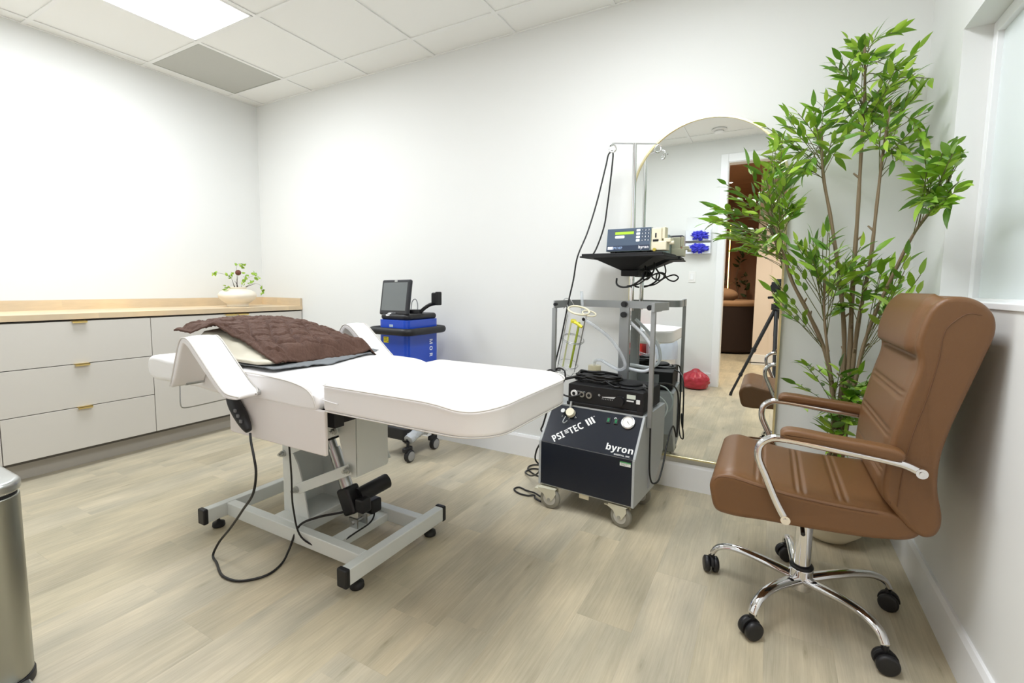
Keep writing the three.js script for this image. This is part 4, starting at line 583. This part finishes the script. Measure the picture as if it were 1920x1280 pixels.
// ------------------------------------------------------------------ arched mirror on the back wall
{
  const r = 0.367, hgt = 1.761, o = thing('arched_mirror', 'tall arched mirror in a slim gold frame on the back wall', 'mirror', [-0.322, 0.174, ZB + 0.003]);
  o.rotation.x = 0.0042;
  const arch = (k) => { const s = new THREE.Shape(), R = r - k; s.moveTo(-R, k); s.lineTo(R, k); s.lineTo(R, hgt - r); s.absarc(0, hgt - r, R, 0, PI, false); s.lineTo(-R, k); return s; };
  const f = arch(0); f.holes.push(new THREE.Path(arch(0.008).getPoints(48).reverse()));
  part('frame', new THREE.ExtrudeGeometry(f, { depth: 0.026, bevelEnabled: true, bevelSize: 0.001, bevelThickness: 0.001, bevelSegments: 1, curveSegments: 48 }), mGold, o);
  part('glass', new THREE.ExtrudeGeometry(arch(0.0075), { depth: 0.018, bevelEnabled: false, curveSegments: 48 }).translate(0, 0, 0.002), M(0xf1f4f2, 0.0, 1), o, false, 'silvered mirror glass');
}

// ------------------------------------------------------------------ brown office chair
{
  const cx = 0.138, cz = -1.84, o = thing('office_chair', 'brown leather high-back office chair with chrome arms and star base', 'chair', [cx, 0, cz]);
  const P = (n, g, m, l, p = o) => part(n, g, m, p, true, l);
  const groove = (v, c, w, d) => d * Math.exp(-Math.pow((v - c) / w, 2));
  const seat = [[-0.14, 0.425], [-0.143, 0.455], [-0.128, 0.488], [-0.09, 0.503], [-0.03, 0.494], [0.05, 0.481], [0.15, 0.474], [0.25, 0.474], [0.33, 0.476], [0.372, 0.466], [0.388, 0.438], [0.37, 0.41], [0.3, 0.39], [0.15, 0.376], [0.02, 0.37], [-0.08, 0.364], [-0.122, 0.373]];
  const inZ = z => smooth(0.225, 0.19, Math.abs(z - cz));
  P('seat', upholster(seat, -2.08, -1.6, 0.018, { n: 260, m: 30, dent: (x, y, z, n) => n.y > 0.5 ? inZ(z) * [-0.015, 0.003, 0.095, 0.113, 0.2, 0.218].reduce((s, c) => s + groove(x, c, 0.0045, 0.006), 0) - 0.004 * inZ(z) + groove(Math.abs(z - cz), 0.226, 0.004, 0.004) : 0 }), mLeather);
  const back = [[0.3, 0.512], [0.294, 0.54], [0.296, 0.6], [0.302, 0.67], [0.314, 0.74], [0.33, 0.815], [0.345, 0.88], [0.345, 0.905], [0.338, 0.935], [0.345, 0.99], [0.362, 1.038], [0.385, 1.062], [0.42, 1.068], [0.455, 1.055], [0.48, 1.025], [0.487, 0.985], [0.47, 0.91], [0.443, 0.81], [0.42, 0.72], [0.407, 0.64], [0.408, 0.56], [0.421, 0.49], [0.42, 0.46], [0.41, 0.436], [0.39, 0.426], [0.36, 0.44], [0.328, 0.475]];
  const front = n => n.x < -0.4;
  P('backrest', upholster(back, -2.09, -1.59, 0.013, { n: 280, m: 30, dent: (x, y, z, n) => front(n) ? inZ(z) * (groove(y, 0.902, 0.008, 0.014) + [0.805, 0.79, 0.695, 0.68, 0.585, 0.57].reduce((s, c) => s + groove(y, c, 0.0045, 0.0055), 0)) - 0.01 * inZ(z) * smooth(0.905, 0.93, y) - 0.004 * inZ(z) : 0 }), mLeather);
  const frontLine = back.slice(1, 13);
  for (const [z, k] of [[-1.5915, 0.012], [-1.5895, 0.03], [-2.0885, 0.012]]) P('stitching', tube([[0.3, 0.5], [0.305, 0.6], [0.318, 0.7], [0.34, 0.8], [0.356, 0.9], [0.364, 0.98], [0.378, 1.03], [0.405, 1.053], [0.43, 1.05]].map(p => [p[0] + k * 0.9, p[1] - (p[1] > 1.0 ? k * 0.9 : 0), z]), 0.0012, 90, 5), mSeam);
  P('stitching', tube([[-0.13, 0.47, -1.603], [-0.118, 0.484, -1.602], [-0.08, 0.489, -1.601], [0.05, 0.471, -1.6005], [0.2, 0.464, -1.6005], [0.29, 0.466, -1.6005]], 0.0014, 60, 5), mSeam);
  for (const z of [-1.575, -2.105]) {
    const arm = P('armrest', tube([[0.07, 0.405, z], [0.045, 0.45, z], [0.012, 0.525, z], [-0.01, 0.58, z], [-0.006, 0.618, z], [0.02, 0.641, z], [0.06, 0.645, z], [0.18, 0.636, z], [0.3, 0.626, z], [0.335, 0.62, z], [0.366, 0.607, z]], 0.011, 110, 14), mChrome, 'chrome arm tube');
    const in_ = z > cz ? -1 : 1;
    for (const [x, y] of [[0.07, 0.405], [0.366, 0.607]]) part('arm_bolt', [rod([x, y, z - 0.012], [x, y, z + 0.012], 0.013, 18), rod([x, y, z], [x, y, z + in_ * 0.04], 0.006, 10), rod([x, y, z - in_ * 0.012], [x, y, z - in_ * 0.015], 0.006, 6)], mChrome, arm, true);
    part('arm_pad', upholster([[0.043, 0.658], [0.046, 0.672], [0.06, 0.68], [0.18, 0.674], [0.31, 0.664], [0.328, 0.656], [0.33, 0.642], [0.32, 0.634], [0.18, 0.645], [0.06, 0.651]], z - 0.026, z + 0.026, 0.012, { n: 80, m: 4 }), mLeather, arm, true, 'padded brown arm top');
  }
  P('tilt_mechanism', [span(0.04, 0.26, 0.345, 0.385, -1.92, -1.76, 0.01), rod([0.12, 0.355, -1.76], [0.12, 0.35, -1.62], 0.006)], mBlack);
  P('gas_lift', [rod([cx, 0.14, cz], [cx, 0.36, cz], 0.0265, 28)], mChrome);
  P('lift_collar', lathe([[0.026, 0.137], [0.035, 0.137], [0.0365, 0.141], [0.034, 0.147], [0.0268, 0.149]], 32).translate(cx, 0, cz), mBlack);
  P('hub', lathe([[0, 0.062], [0.033, 0.062], [0.035, 0.066], [0.036, 0.132], [0.032, 0.138], [0, 0.138]], 32).translate(cx, 0, cz), mChrome);
  for (let k = 0; k < 5; k++) {
    const f = THREE.MathUtils.degToRad(169.3 + 72 * k), ux = Math.cos(f), uz = -Math.sin(f), at = (r, y) => [cx + ux * r, y, cz + uz * r];
    P('base_leg', taperTube([at(0.025, 0.098), at(0.1, 0.112), at(0.18, 0.122), at(0.235, 0.119), at(0.272, 0.102), at(0.29, 0.074)], t => lerp(0.021, 0.0145, smooth(0, 1, t)), 40, 16, 0.72), mChrome);
    const c = P('caster', [rod(at(0.29, 0.056), at(0.29, 0.08), 0.008, 12)], mBlack), tw = f + [0.5, 1.2, -0.6, 0.9, 0.3][k], px = Math.cos(tw), pz = -Math.sin(tw), m = at(0.293, 0.0298);
    const w = lathe([[0, -0.011], [0.022, -0.011], [0.0285, -0.007], [0.0295, 0], [0.0285, 0.007], [0.022, 0.011], [0, 0.011]], 28), q = new THREE.Quaternion().setFromUnitVectors(V3(0, 1, 0), V3(px, 0, pz));
    for (const s of [-1, 1]) part('wheel', w.clone().applyQuaternion(q).translate(m[0] + s * px * 0.0155, m[1], m[2] + s * pz * 0.0155), mBlack, c, true);
    part('hood', new THREE.CylinderGeometry(0.031, 0.031, 0.009, 24, 1, false, 0, PI).rotateZ(PI / 2).rotateX(0).applyQuaternion(new THREE.Quaternion().setFromUnitVectors(V3(1, 0, 0), V3(px, 0, pz))).translate(m[0], m[1] + 0.002, m[2]), mBlackMatte, c, true);
  }
}

// ------------------------------------------------------------------ leafy tree in a pot
{
  const px = 0.272, pz = -2.43, pot = thing('plant_pot', 'cream bowl shaped pot behind the brown chair', 'pot', [px, 0, pz]);
  part('bowl', lathe([[0, 0.001], [0.06, 0.001], [0.075, 0.006], [0.12, 0.05], [0.15, 0.12], [0.158, 0.2], [0.152, 0.27], [0.145, 0.28], [0.138, 0.272], [0.142, 0.2], [0.13, 0.12], [0, 0.1]], 48), M(0xe6dcc4, 0.5), pot);
  part('soil', new THREE.CylinderGeometry(0.139, 0.139, 0.02, 36).translate(0, 0.245, 0), M(0x3c3024, 0.95), pot);
  const tree = thing('potted_tree', 'tall artificial bamboo-leaf tree growing beside the arched mirror', 'tree', [px, 0.25, pz]);
  const R = rng(77), stems = {};
  const stem = (key, a, r0, r1) => { stems[key] = new THREE.CatmullRomCurve3(pts3(a)); part('stem', taperTube(a, t => lerp(r0, r1, t) * (1 + 0.08 * Math.sin(t * 60)), 60, 8), mBark, tree, true); };
  stem('A', [[0.25, 0.25, -2.41], [0.262, 0.5, -2.39], [0.215, 0.8, -2.37], [0.14, 0.98, -2.35], [0.07, 1.12, -2.33], [0.02, 1.28, -2.31], [-0.03, 1.42, -2.3]], 0.011, 0.006);
  stem('B', [[0.27, 0.25, -2.42], [0.275, 0.55, -2.4], [0.275, 0.85, -2.39], [0.245, 1.1, -2.38], [0.195, 1.38, -2.38], [0.16, 1.55, -2.38], [0.14, 1.75, -2.38]], 0.011, 0.005);
  stem('C', [[0.285, 0.25, -2.42], [0.29, 0.5, -2.4], [0.295, 0.8, -2.39], [0.288, 1.1, -2.39], [0.285, 1.4, -2.38], [0.28, 1.7, -2.38], [0.275, 1.9, -2.37], [0.262, 2.08, -2.37]], 0.012, 0.004);
  stem('D', [[0.295, 0.25, -2.43], [0.305, 0.6, -2.4], [0.315, 0.95, -2.38], [0.335, 1.2, -2.36], [0.34, 1.45, -2.34], [0.345, 1.6, -2.34], [0.355, 1.8, -2.33]], 0.011, 0.004);
  stem('E', [[0.29, 0.25, -2.4], [0.31, 0.6, -2.38], [0.34, 0.9, -2.34], [0.39, 1.12, -2.28], [0.43, 1.28, -2.2], [0.455, 1.36, -2.1], [0.47, 1.44, -2.0]], 0.01, 0.004);
  stem('F', [[0.245, 0.25, -2.4], [0.25, 0.6, -2.36], [0.21, 0.85, -2.33], [0.19, 1.0, -2.32], [0.185, 1.15, -2.31]], 0.008, 0.004);
  for (const k of 'ABCDE') for (let i = 0; i < 5; i++) { const p = stems[k].getPointAt(0.25 + 0.1 * i + R() * 0.06), f = R() * 6.28; part('twig_stub', rod(p.toArray(), [p.x + 0.022 * Math.cos(f), p.y + 0.022, p.z + 0.022 * Math.sin(f)], 0.005, 6, 0.003), mBark, tree, true); }
  // leaf sprays: [stem, from, to along stem, centre, radii, number of sprays]
  const sprays = [
    ['A', 0.8, 1, [-0.1, 1.43, -2.28], [0.17, 0.17, 0.12], 28], ['A', 0.86, 1, [0.02, 1.52, -2.3], [0.08, 0.17, 0.08], 8], ['A', 0.42, 0.52, [0.02, 1.03, -2.27], [0.07, 0.07, 0.06], 4],
    ['B', 0.84, 1, [0.11, 1.71, -2.38], [0.14, 0.15, 0.11], 22], ['B', 0.84, 0.92, [0.03, 1.78, -2.36], [0.1, 0.07, 0.06], 5],
    ['C', 0.78, 1, [0.27, 1.93, -2.37], [0.14, 0.17, 0.1], 19], ['C', 0.78, 0.88, [0.26, 1.8, -2.36], [0.17, 0.08, 0.09], 11], ['C', 0.76, 0.92, [0.42, 1.88, -2.33], [0.09, 0.1, 0.08], 8],
    ['C', 0.9, 1, [0.262, 2.0, -2.37], [0.05, 0.07, 0.05], 5],
    ['D', 0.8, 1, [0.37, 1.69, -2.32], [0.11, 0.14, 0.09], 19],
    ['E', 0.8, 1, [0.44, 1.435, -1.92], [0.055, 0.1, 0.14], 24],
    ['F', 0.66, 1, [0.19, 1.18, -2.3], [0.16, 0.13, 0.1], 22],
    ['E', 0.4, 0.56, [0.42, 1.1, -2.24], [0.085, 0.11, 0.12], 14], ['D', 0.42, 0.55, [0.3, 1.06, -2.33], [0.08, 0.1, 0.07], 8],
    ['F', 0.28, 0.5, [0.2, 0.68, -2.28], [0.15, 0.11, 0.09], 13], ['C', 0.1, 0.25, [0.28, 0.66, -2.31], [0.11, 0.12, 0.08], 12], ['B', 0.08, 0.18, [0.28, 0.5, -2.32], [0.08, 0.08, 0.06], 7],
  ];
  const geos = [leafGeo(0.07, 0.0098), leafGeo(0.08, 0.0112, 0.15), leafGeo(0.06, 0.0092, 0.3)], leaves = [], twigs = [], up = V3(0, 1, 0);
  for (const [k, f0, f1, c, rad, n] of sprays) for (let i = 0; i < n; i++) {
    const s = stems[k].getPointAt(lerp(f0, f1, R() * 0.9)); let d; do { d = V3(R() * 2 - 1, R() * 2 - 1, R() * 2 - 1); } while (d.length() > 1); d.setLength(0.55 + 0.5 * Math.sqrt(d.length()));
    const e = V3(c[0] + d.x * rad[0], c[1] + d.y * rad[1], c[2] + d.z * rad[2]); e.z = Math.max(e.z, ZB + 0.06); e.x = Math.min(e.x, 0.465);
    const mid = s.clone().lerp(e, 0.5).add(V3((R() - 0.5) * 0.03, 0.035 * R(), (R() - 0.5) * 0.03)), cv = new THREE.QuadraticBezierCurve3(s, mid, e);
    twigs.push(new THREE.TubeGeometry(cv, 6, 0.0014, 4));
    const m = 5 + Math.floor(R() * 3);
    for (let j = 0; j < m; j++) {
      const t = j === m - 1 ? 1 : lerp(0.5, 0.98, j / (m - 1)), p = cv.getPoint(t), tan = cv.getTangent(t).normalize(); let side = tan.clone().cross(up); if (side.length() < 0.1) side.set(1, 0, 0); side.normalize();
      const spread = j === m - 1 ? 0.1 : 0.75 + R() * 0.35, dir = tan.clone().addScaledVector(side, (j % 2 ? 1 : -1) * spread).add(V3((R() - 0.5) * 0.5, (R() - 0.35) * 0.5, (R() - 0.5) * 0.5)).normalize();
      const size = 0.75 + R() * 0.45, tip = p.clone().addScaledVector(dir, 0.08 * size), lim = 0.485;
      for (let q = 0; q < 8 && p.x + dir.x * 0.08 * size + 0.014 > lim; q++) { dir.x -= 0.25; dir.normalize(); } if (tip.z < ZB + 0.012) { dir.z += 0.8; dir.normalize(); }
      leaves.push({ p, dir, roll: (R() - 0.5) * 2.2, size, g: Math.floor(R() * 3), m: Math.floor(Math.pow(R(), 1.1) * 4), d: p.distanceTo(camera.position) });
    }
  }
  part('twigs', twigs, mTwig, tree, true);
  const mat = l => { const z = V3(0, 0, 1), x = l.dir, s = x.clone().cross(up).normalize(), y = s.clone().cross(x).normalize(), b = new THREE.Matrix4().makeBasis(x, y, s); b.multiply(new THREE.Matrix4().makeRotationX(l.roll)); b.scale(V3(l.size, l.size, l.size)); b.setPosition(l.p.clone().sub(tree.position)); return b; };
  leaves.sort((a, b) => b.size / b.d - a.size / a.d);
  leaves.slice(0, 300).forEach(l => { const q = part('leaf', geos[l.g], mLeaf[l.m], tree); q.applyMatrix4(mat(l)); });
  for (let k = 0; k < 4; k++) { const rest = leaves.slice(300).filter(l => l.m === k); if (rest.length) { const q = part('foliage', rest.map(l => geos[l.g].clone().applyMatrix4(mat(l))), mLeaf[k], tree); q.userData.kind = 'stuff'; } }
}

// ------------------------------------------------------------------ steel bin at the frame edge
{
  const o = thing('step_bin', 'brushed stainless steel step bin cut off by the frame edge', 'bin', [-1.83, 0, -0.3]);
  const P = (n, g, m, l) => part(n, g, m, o, true, l);
  const brushed = M(0xa7a89f, 0.32, 1, { bumpMap: dataTex(256, 16, (u) => { const n = 128 + fbm(u * 90, 0.5, 2, 3) * 120; return [n, n, n]; }, false), bumpScale: 0.0003 });
  P('body', padFrom(roundRect(-1.985, -1.678, -0.435, -0.165, 0.065), 0.025, 0.525, 0.004), brushed);
  P('lid_gap', padFrom(roundRect(-1.98, -1.683, -0.43, -0.17, 0.06), 0.524, 0.532, 0.001), mBlackMatte);
  P('lid', padFrom(roundRect(-1.988, -1.676, -0.438, -0.162, 0.066), 0.531, 0.565, 0.012, 0.004), mSteel, 'satin steel lid');
  P('base_ring', padFrom(roundRect(-1.988, -1.675, -0.438, -0.162, 0.066), 0.0005, 0.026, 0.004), mBlack);
  P('pedal', [rb(0.05, 0.012, 0.1, -1.655, 0.018, -0.36, 0.005)], mSteel);
}

// ------------------------------------------------------------------ what the mirror shows: camera tripod, things on the doorway wall, bags
{
  const o = thing('camera_tripod', 'black camera on a black tripod, reflected in the mirror', 'tripod', [0.02, 0, 0.1]);
  const P = (n, g, m, l) => part(n, g, m, o, true, l);
  const c = V3(0.03, 0.93, 0.1);
  P('camera_body', [rb(0.135, 0.1, 0.06, 0, 0, 0, 0.012).rotateY(0.507).translate(0.06, 1.085, 0.105), rb(0.05, 0.035, 0.05, 0, 0, 0, 0.01).rotateY(0.507).translate(0.06, 1.145, 0.105)], mBlack);
  P('lens', rod([0.045, 1.083, 0.08], [0.014, 1.0805, 0.024], 0.038, 28), mBlackMatte);
  P('head', [rod([0.05, 0.94, 0.1], [0.055, 1.03, 0.1], 0.032, 20), rb(0.08, 0.012, 0.08, 0.056, 1.034, 0.1, 0.004), rod([0.05, 0.985, 0.1], [-0.03, 0.98, 0.06], 0.012)], mBlackMatte);
  P('centre_column', rod([0.045, 0.6, 0.1], [0.045, 0.95, 0.1], 0.014, 16), mBlack);
  P('crown', rod([0.045, 0.86, 0.1], [0.045, 0.92, 0.1], 0.045, 20), mBlack);
  for (const [x, z] of [[-0.31, -0.07], [0.06, -0.28], [0.36, 0.2]]) { const A = V3(0.045, 0.89, 0.1), B = V3(x, 0.015, z), f = t => A.clone().lerp(B, t).toArray(); P('leg', [rod(f(0.03), f(0.5), 0.018, 14), rod(f(0.48), f(0.78), 0.015, 14), rod(f(0.77), f(0.985), 0.012, 12), rod(f(0.47), f(0.51), 0.023, 14), rod(f(0.76), f(0.79), 0.019, 14), rod(f(0.98), [x, 0.001, z], 0.014, 14)], mBlack); P('brace', rod([0.045, 0.33, 0.1], f(0.63), 0.005, 8), mBlack); }
}
{
  const o = thing('glove_dispenser', 'clear wall holder with two bunches of blue gloves, reflected in the mirror', 'glove holder', [-0.715, 1.43, ZF]);
  const P = (n, g, m, l) => part(n, g, m, o, true, l), acr = M(0xffffff, 0.05, 0, { transmission: 0.95, thickness: 0, ior: 1.3 });
  P('back_plate', span(-0.845, -0.585, 1.42, 1.82, ZF - 0.006, ZF - 0.001), acr);
  for (const y of [1.425, 1.56]) { P('pocket', [span(-0.845, -0.585, y, y + 0.004, ZF - 0.1, ZF - 0.006), span(-0.845, -0.841, y, y + 0.12, ZF - 0.1, ZF - 0.006), span(-0.589, -0.585, y, y + 0.12, ZF - 0.1, ZF - 0.006)], acr); P('glove_box', span(-0.84, -0.592, y + 0.006, y + 0.115, ZF - 0.085, ZF - 0.008), M(0xe9ecf6, 0.6), 'white glove carton'); }
  for (const [y, s] of [[1.62, 1], [1.487, 1.05]]) { const g = new THREE.SphereGeometry(1, 64, 40), p = g.attributes.position; for (let i = 0; i < p.count; i++) { const v = V3().fromBufferAttribute(p, i), k = 1 + 1.1 * fbm(v.x * 3.5 + y * 9, v.y * 4, v.z * 3, 4) + (v.y < 0 ? 0.25 * Math.sin(v.x * 9) : 0); p.setXYZ(i, v.x * k * 0.07 * s, v.y * k * 0.042, v.z * k * 0.028); } g.computeVertexNormals(); P('gloves', g.translate(-0.705, y, ZF - 0.098), M(0x3436c8, 0.5), 'blue gloves'); }
}
{
  const o = thing('light_switch', 'white rocker light switch by the doorway, reflected in the mirror', 'light switch', [-0.77, 1.185, ZF]);
  part('plate', rb(0.075, 0.118, 0.006, 0, 0, -0.003, 0.002), mWhitePlastic, o); part('rocker', rb(0.034, 0.068, 0.006, 0, 0, -0.008, 0.002), mTrim, o);
}
{
  const o = thing('sharps_container', 'small red wall box half hidden by the pump, reflected in the mirror', 'container', [-0.945, 1.49, ZF]);
  part('bin', rb(0.15, 0.12, 0.09, 0, 0.06, -0.046, 0.01), M(0xa83c30, 0.5), o); part('lid', rb(0.155, 0.02, 0.095, 0, 0.128, -0.048, 0.006), M(0x3a3c44, 0.5), o);
}
function bag(name, label, base, rad, color, seed, neck = true, tr = 0) {
  const g = new THREE.SphereGeometry(1, 72, 48), p = g.attributes.position;
  for (let i = 0; i < p.count; i++) { const v = V3().fromBufferAttribute(p, i), a = Math.atan2(v.z, v.x), top = smooth(0.35, 1, v.y); let k = 1 + 0.22 * fbm(v.x * 2 + seed, v.y * 2, v.z * 2, 4) + 0.05 * Math.sin(a * 9 + seed + v.y * 3) * smooth(-0.3, 0.5, v.y) + 0.04 * Math.sin(a * 17 + seed) * smooth(0, 0.6, v.y) - 0.3 * top; let y = v.y < -0.55 ? -0.55 + (v.y + 0.55) * 0.25 : v.y + (neck ? 0.12 * smooth(0.85, 1, v.y) : 0); p.setXYZ(i, v.x * k * rad[0], (y + 0.66) / 2 * rad[1], v.z * k * rad[2]); }
  g.computeVertexNormals(); g.computeBoundingBox(); g.translate(0, -g.boundingBox.min.y, 0); const o = thing(name, label, 'bag', base); part('sack', g, M(color, 0.35, 0, tr ? { transmission: tr, thickness: 0 } : {}), o); if (neck) part('knot', new THREE.TorusGeometry(0.022, 0.01, 8, 20).rotateX(PI / 2).translate(0, g.boundingBox.max.y * 0.86 - g.boundingBox.min.y * 0.2, 0), M(color, 0.4), o);
}
bag('waste_bag', 'tied red plastic waste bag on the floor, reflected in the mirror', [-0.665, 0, 0.1], [0.14, 0.24, 0.13], 0xb02a3a, 3);
{
  const o = thing('waste_bin', 'white bin with a pale blue liner, reflected behind the bed end', 'bin', [-1.02, 0, 0.1]);
  part('bucket', lathe([[0, 0.001], [0.12, 0.001], [0.125, 0.01], [0.15, 0.44], [0.146, 0.44], [0.12, 0.02], [0, 0.012]], 40), mWhitePlastic, o);
  const g = lathe([[0.153, 0.3], [0.16, 0.36], [0.162, 0.44], [0.15, 0.5], [0.11, 0.56], [0.05, 0.6], [0, 0.61]], 60), p = g.attributes.position; for (let i = 0; i < p.count; i++) { const k = 1 + 0.12 * fbm(p.getX(i) * 20, p.getY(i) * 14, p.getZ(i) * 20, 3); p.setXYZ(i, p.getX(i) * k, p.getY(i), p.getZ(i) * k); } g.computeVertexNormals();
  part('liner', g, M(0xdfe8f6, 0.35, 0, { transmission: 0.3, thickness: 0, side: THREE.DoubleSide }), o, false, 'pale plastic liner');
  const r = thing('hazard_bin', 'red lidded bin reflected between the cart posts', 'bin', [-1.36, 0, 0.08]);
  part('bucket', padFrom(roundRect(-0.15, 0.15, -0.15, 0.15, 0.05), 0.001, 0.52, 0.01), M(0xc02a20, 0.45), r); part('lid', padFrom(roundRect(-0.16, 0.16, -0.16, 0.16, 0.05), 0.52, 0.58, 0.015), M(0xd8331f, 0.45), r);
}

// ------------------------------------------------------------------ lounge beyond the doorway, seen in the mirror
{
  const z0 = ZF + T, z1 = 4.4, xa = -1.7, xb = 1.4;
  const brown = M(0xa07a60, 0.7), dark = M(0x9a6e4e, 0.7), beige = M(0xeadccc, 0.6);
  const hf = M(0xffffff, 0.46, 0, { map: (() => { const t = plankTex[1].clone(); t.repeat.set(17, 4); t.needsUpdate = true; return t; })() });
  structure('floor_lounge', span(xa, xb, -0.06, -0.0005, z0, z1), hf, 'oak floor of the lounge, reflected in the mirror', 'floor');
  structure('wall_lounge_back', span(xa, xb, 0, H, z1, z1 + 0.1), brown, 'brown lounge wall reflected in the mirror', 'wall');
  structure('wall_lounge_left', span(xa - 0.1, xa, 0, H, z0, z1), brown, 'brown side wall of the lounge', 'wall');
  structure('wall_lounge_right', span(xb, xb + 0.1, 0, H, z0, z1), beige, 'beige side wall of the lounge', 'wall');
  structure('wall_lounge_partition', span(-0.205, xb, 0, H, 2.15, 2.27), beige, 'beige panelled partition reflected in the mirror', 'wall');
  structure('baseboard_lounge', span(-0.205, xb, 0, 0.14, 2.136, 2.15), mTrim, 'baseboard of the beige partition', 'baseboard');
  const panel = structGroup('trim_1', 'raised panel on the beige partition', 'trim'); part('stile', [span(-0.02, -0.01, 0.16, 2.2, 2.142, 2.15), span(-0.02, 0.6, 2.19, 2.2, 2.142, 2.15), span(0.6, 0.61, 0.16, 2.2, 2.142, 2.15)], beige, panel);
  const ceil = structGroup('ceiling_lounge', 'brown boarded lounge ceiling reflected in the mirror', 'ceiling');
  for (let z = z0; z < z1; z += 0.3) part('board', span(xa, xb, H, H + 0.02, z + 0.004, Math.min(z + 0.296, z1)), dark, ceil);
  part('ceiling_backing', span(xa, xb, H + 0.021, H + 0.08, z0, z1), dark, ceil);
  for (const [x, z] of [[-0.62, 1.0], [-0.62, 2.6], [0.5, 1.3]]) { const o = thing('downlight', `small round downlight in the lounge ceiling${z > 2 ? ' above the armchair' : x > 0 ? ' before the beige partition' : ' just inside the lounge'}`, 'downlight', [x, H, z]); part('trim_ring', lathe([[0.03, -0.004], [0.045, -0.004], [0.046, 0.001], [0.03, 0.001]], 28), mTrim, o); part('lamp', new THREE.CylinderGeometry(0.03, 0.03, 0.004, 24).translate(0, -0.001, 0), M(0xffffff, 0.5, 0, { emissive: HALL_TINT, emissiveIntensity: 6 }), o); const l = new THREE.SpotLight(HALL_TINT, HALL_LIGHT, 0, 1.1, 0.6, 2); l.position.set(0, -0.01, 0); l.target.position.set(0, -2, 0); l.castShadow = true; l.shadow.radius = 2; o.add(l); o.add(l.target); }
  const led = thing('light_strip', 'warm vertical light strip on the brown lounge wall', 'light strip', [-0.72, 0.6, 4.39]);
  part('channel', bx(0.03, 1.6, 0.01, 0, 0.8, -0.005), M(0x2a1d14, 0.6), led); part('diffuser', bx(0.016, 1.58, 0.006, 0, 0.8, -0.012), M(0xffffff, 0.5, 0, { emissive: 0xffb765, emissiveIntensity: 5 }), led);
  const pl = new THREE.RectAreaLight(0xffb765, 5, 0.016, 1.58); pl.position.set(0, 0.8, -0.018); pl.rotation.y = PI; led.add(pl);
  const sofa = thing('lounge_chair', 'dark brown barrel armchair in the lounge, reflected in the mirror', 'armchair', [-0.62, 0, 3.45]);
  const so = []; for (let i = 0; i < 48; i++) { const f = i / 48 * 2 * PI; so.push([0.46 * Math.cos(f), 0.44 * Math.sin(f)]); }
  const velvet = M(0x33231b, 0.85), tan = M(0xb08a66, 0.85);
  part('shell', padFrom(so, 0.02, 0.8, 0.06), velvet, sofa); part('rim', new THREE.TorusGeometry(0.4, 0.07, 14, 48).rotateX(PI / 2).scale(1, 0.8, 0.96).translate(0, 0.8, 0), tan, sofa, false, 'tan padded rim');
  const cu = thing('lounge_cushion', 'tan cushion on the lounge armchair, reflected in the mirror', 'cushion', [-0.72, 0.83, 3.4]); part('pillow', new THREE.SphereGeometry(1, 28, 20).scale(0.24, 0.12, 0.16).translate(0, 0.1, 0), tan, cu);
  const lp = thing('lounge_plant', 'thin leafy plant behind the lounge armchair, reflected in the mirror', 'plant', [-0.45, 0, 4.1]);
  part('pot', lathe([[0, 0.001], [0.1, 0.001], [0.14, 0.3], [0.13, 0.3], [0, 0.27]], 28), dark, lp);
  const R = rng(9), lf = leafGeo(0.14, 0.03), gl = M(0x3c4a20, 0.6, 0, { side: THREE.DoubleSide });
  for (const a of [[[0, 0.28, 0], [-0.05, 0.8, 0], [-0.12, 1.2, -0.02], [-0.05, 1.6, -0.05], [-0.1, 1.85, -0.05]], [[0, 0.28, 0], [0.06, 0.9, 0], [0.03, 1.3, -0.03]], [[0, 0.28, 0], [-0.2, 0.9, 0], [-0.35, 1.25, -0.02]]]) { part('stem', taperTube(a, t => lerp(0.012, 0.005, t), 30, 6), mBark, lp); const c = new THREE.CatmullRomCurve3(pts3(a)); for (let i = 0; i < 14; i++) { const m = part('leaf', lf, gl, lp); m.position.copy(c.getPointAt(0.45 + 0.55 * R())); m.rotation.set(R() * 6, R() * 6, R() * 6); } }
}

renderer.render(scene, camera);
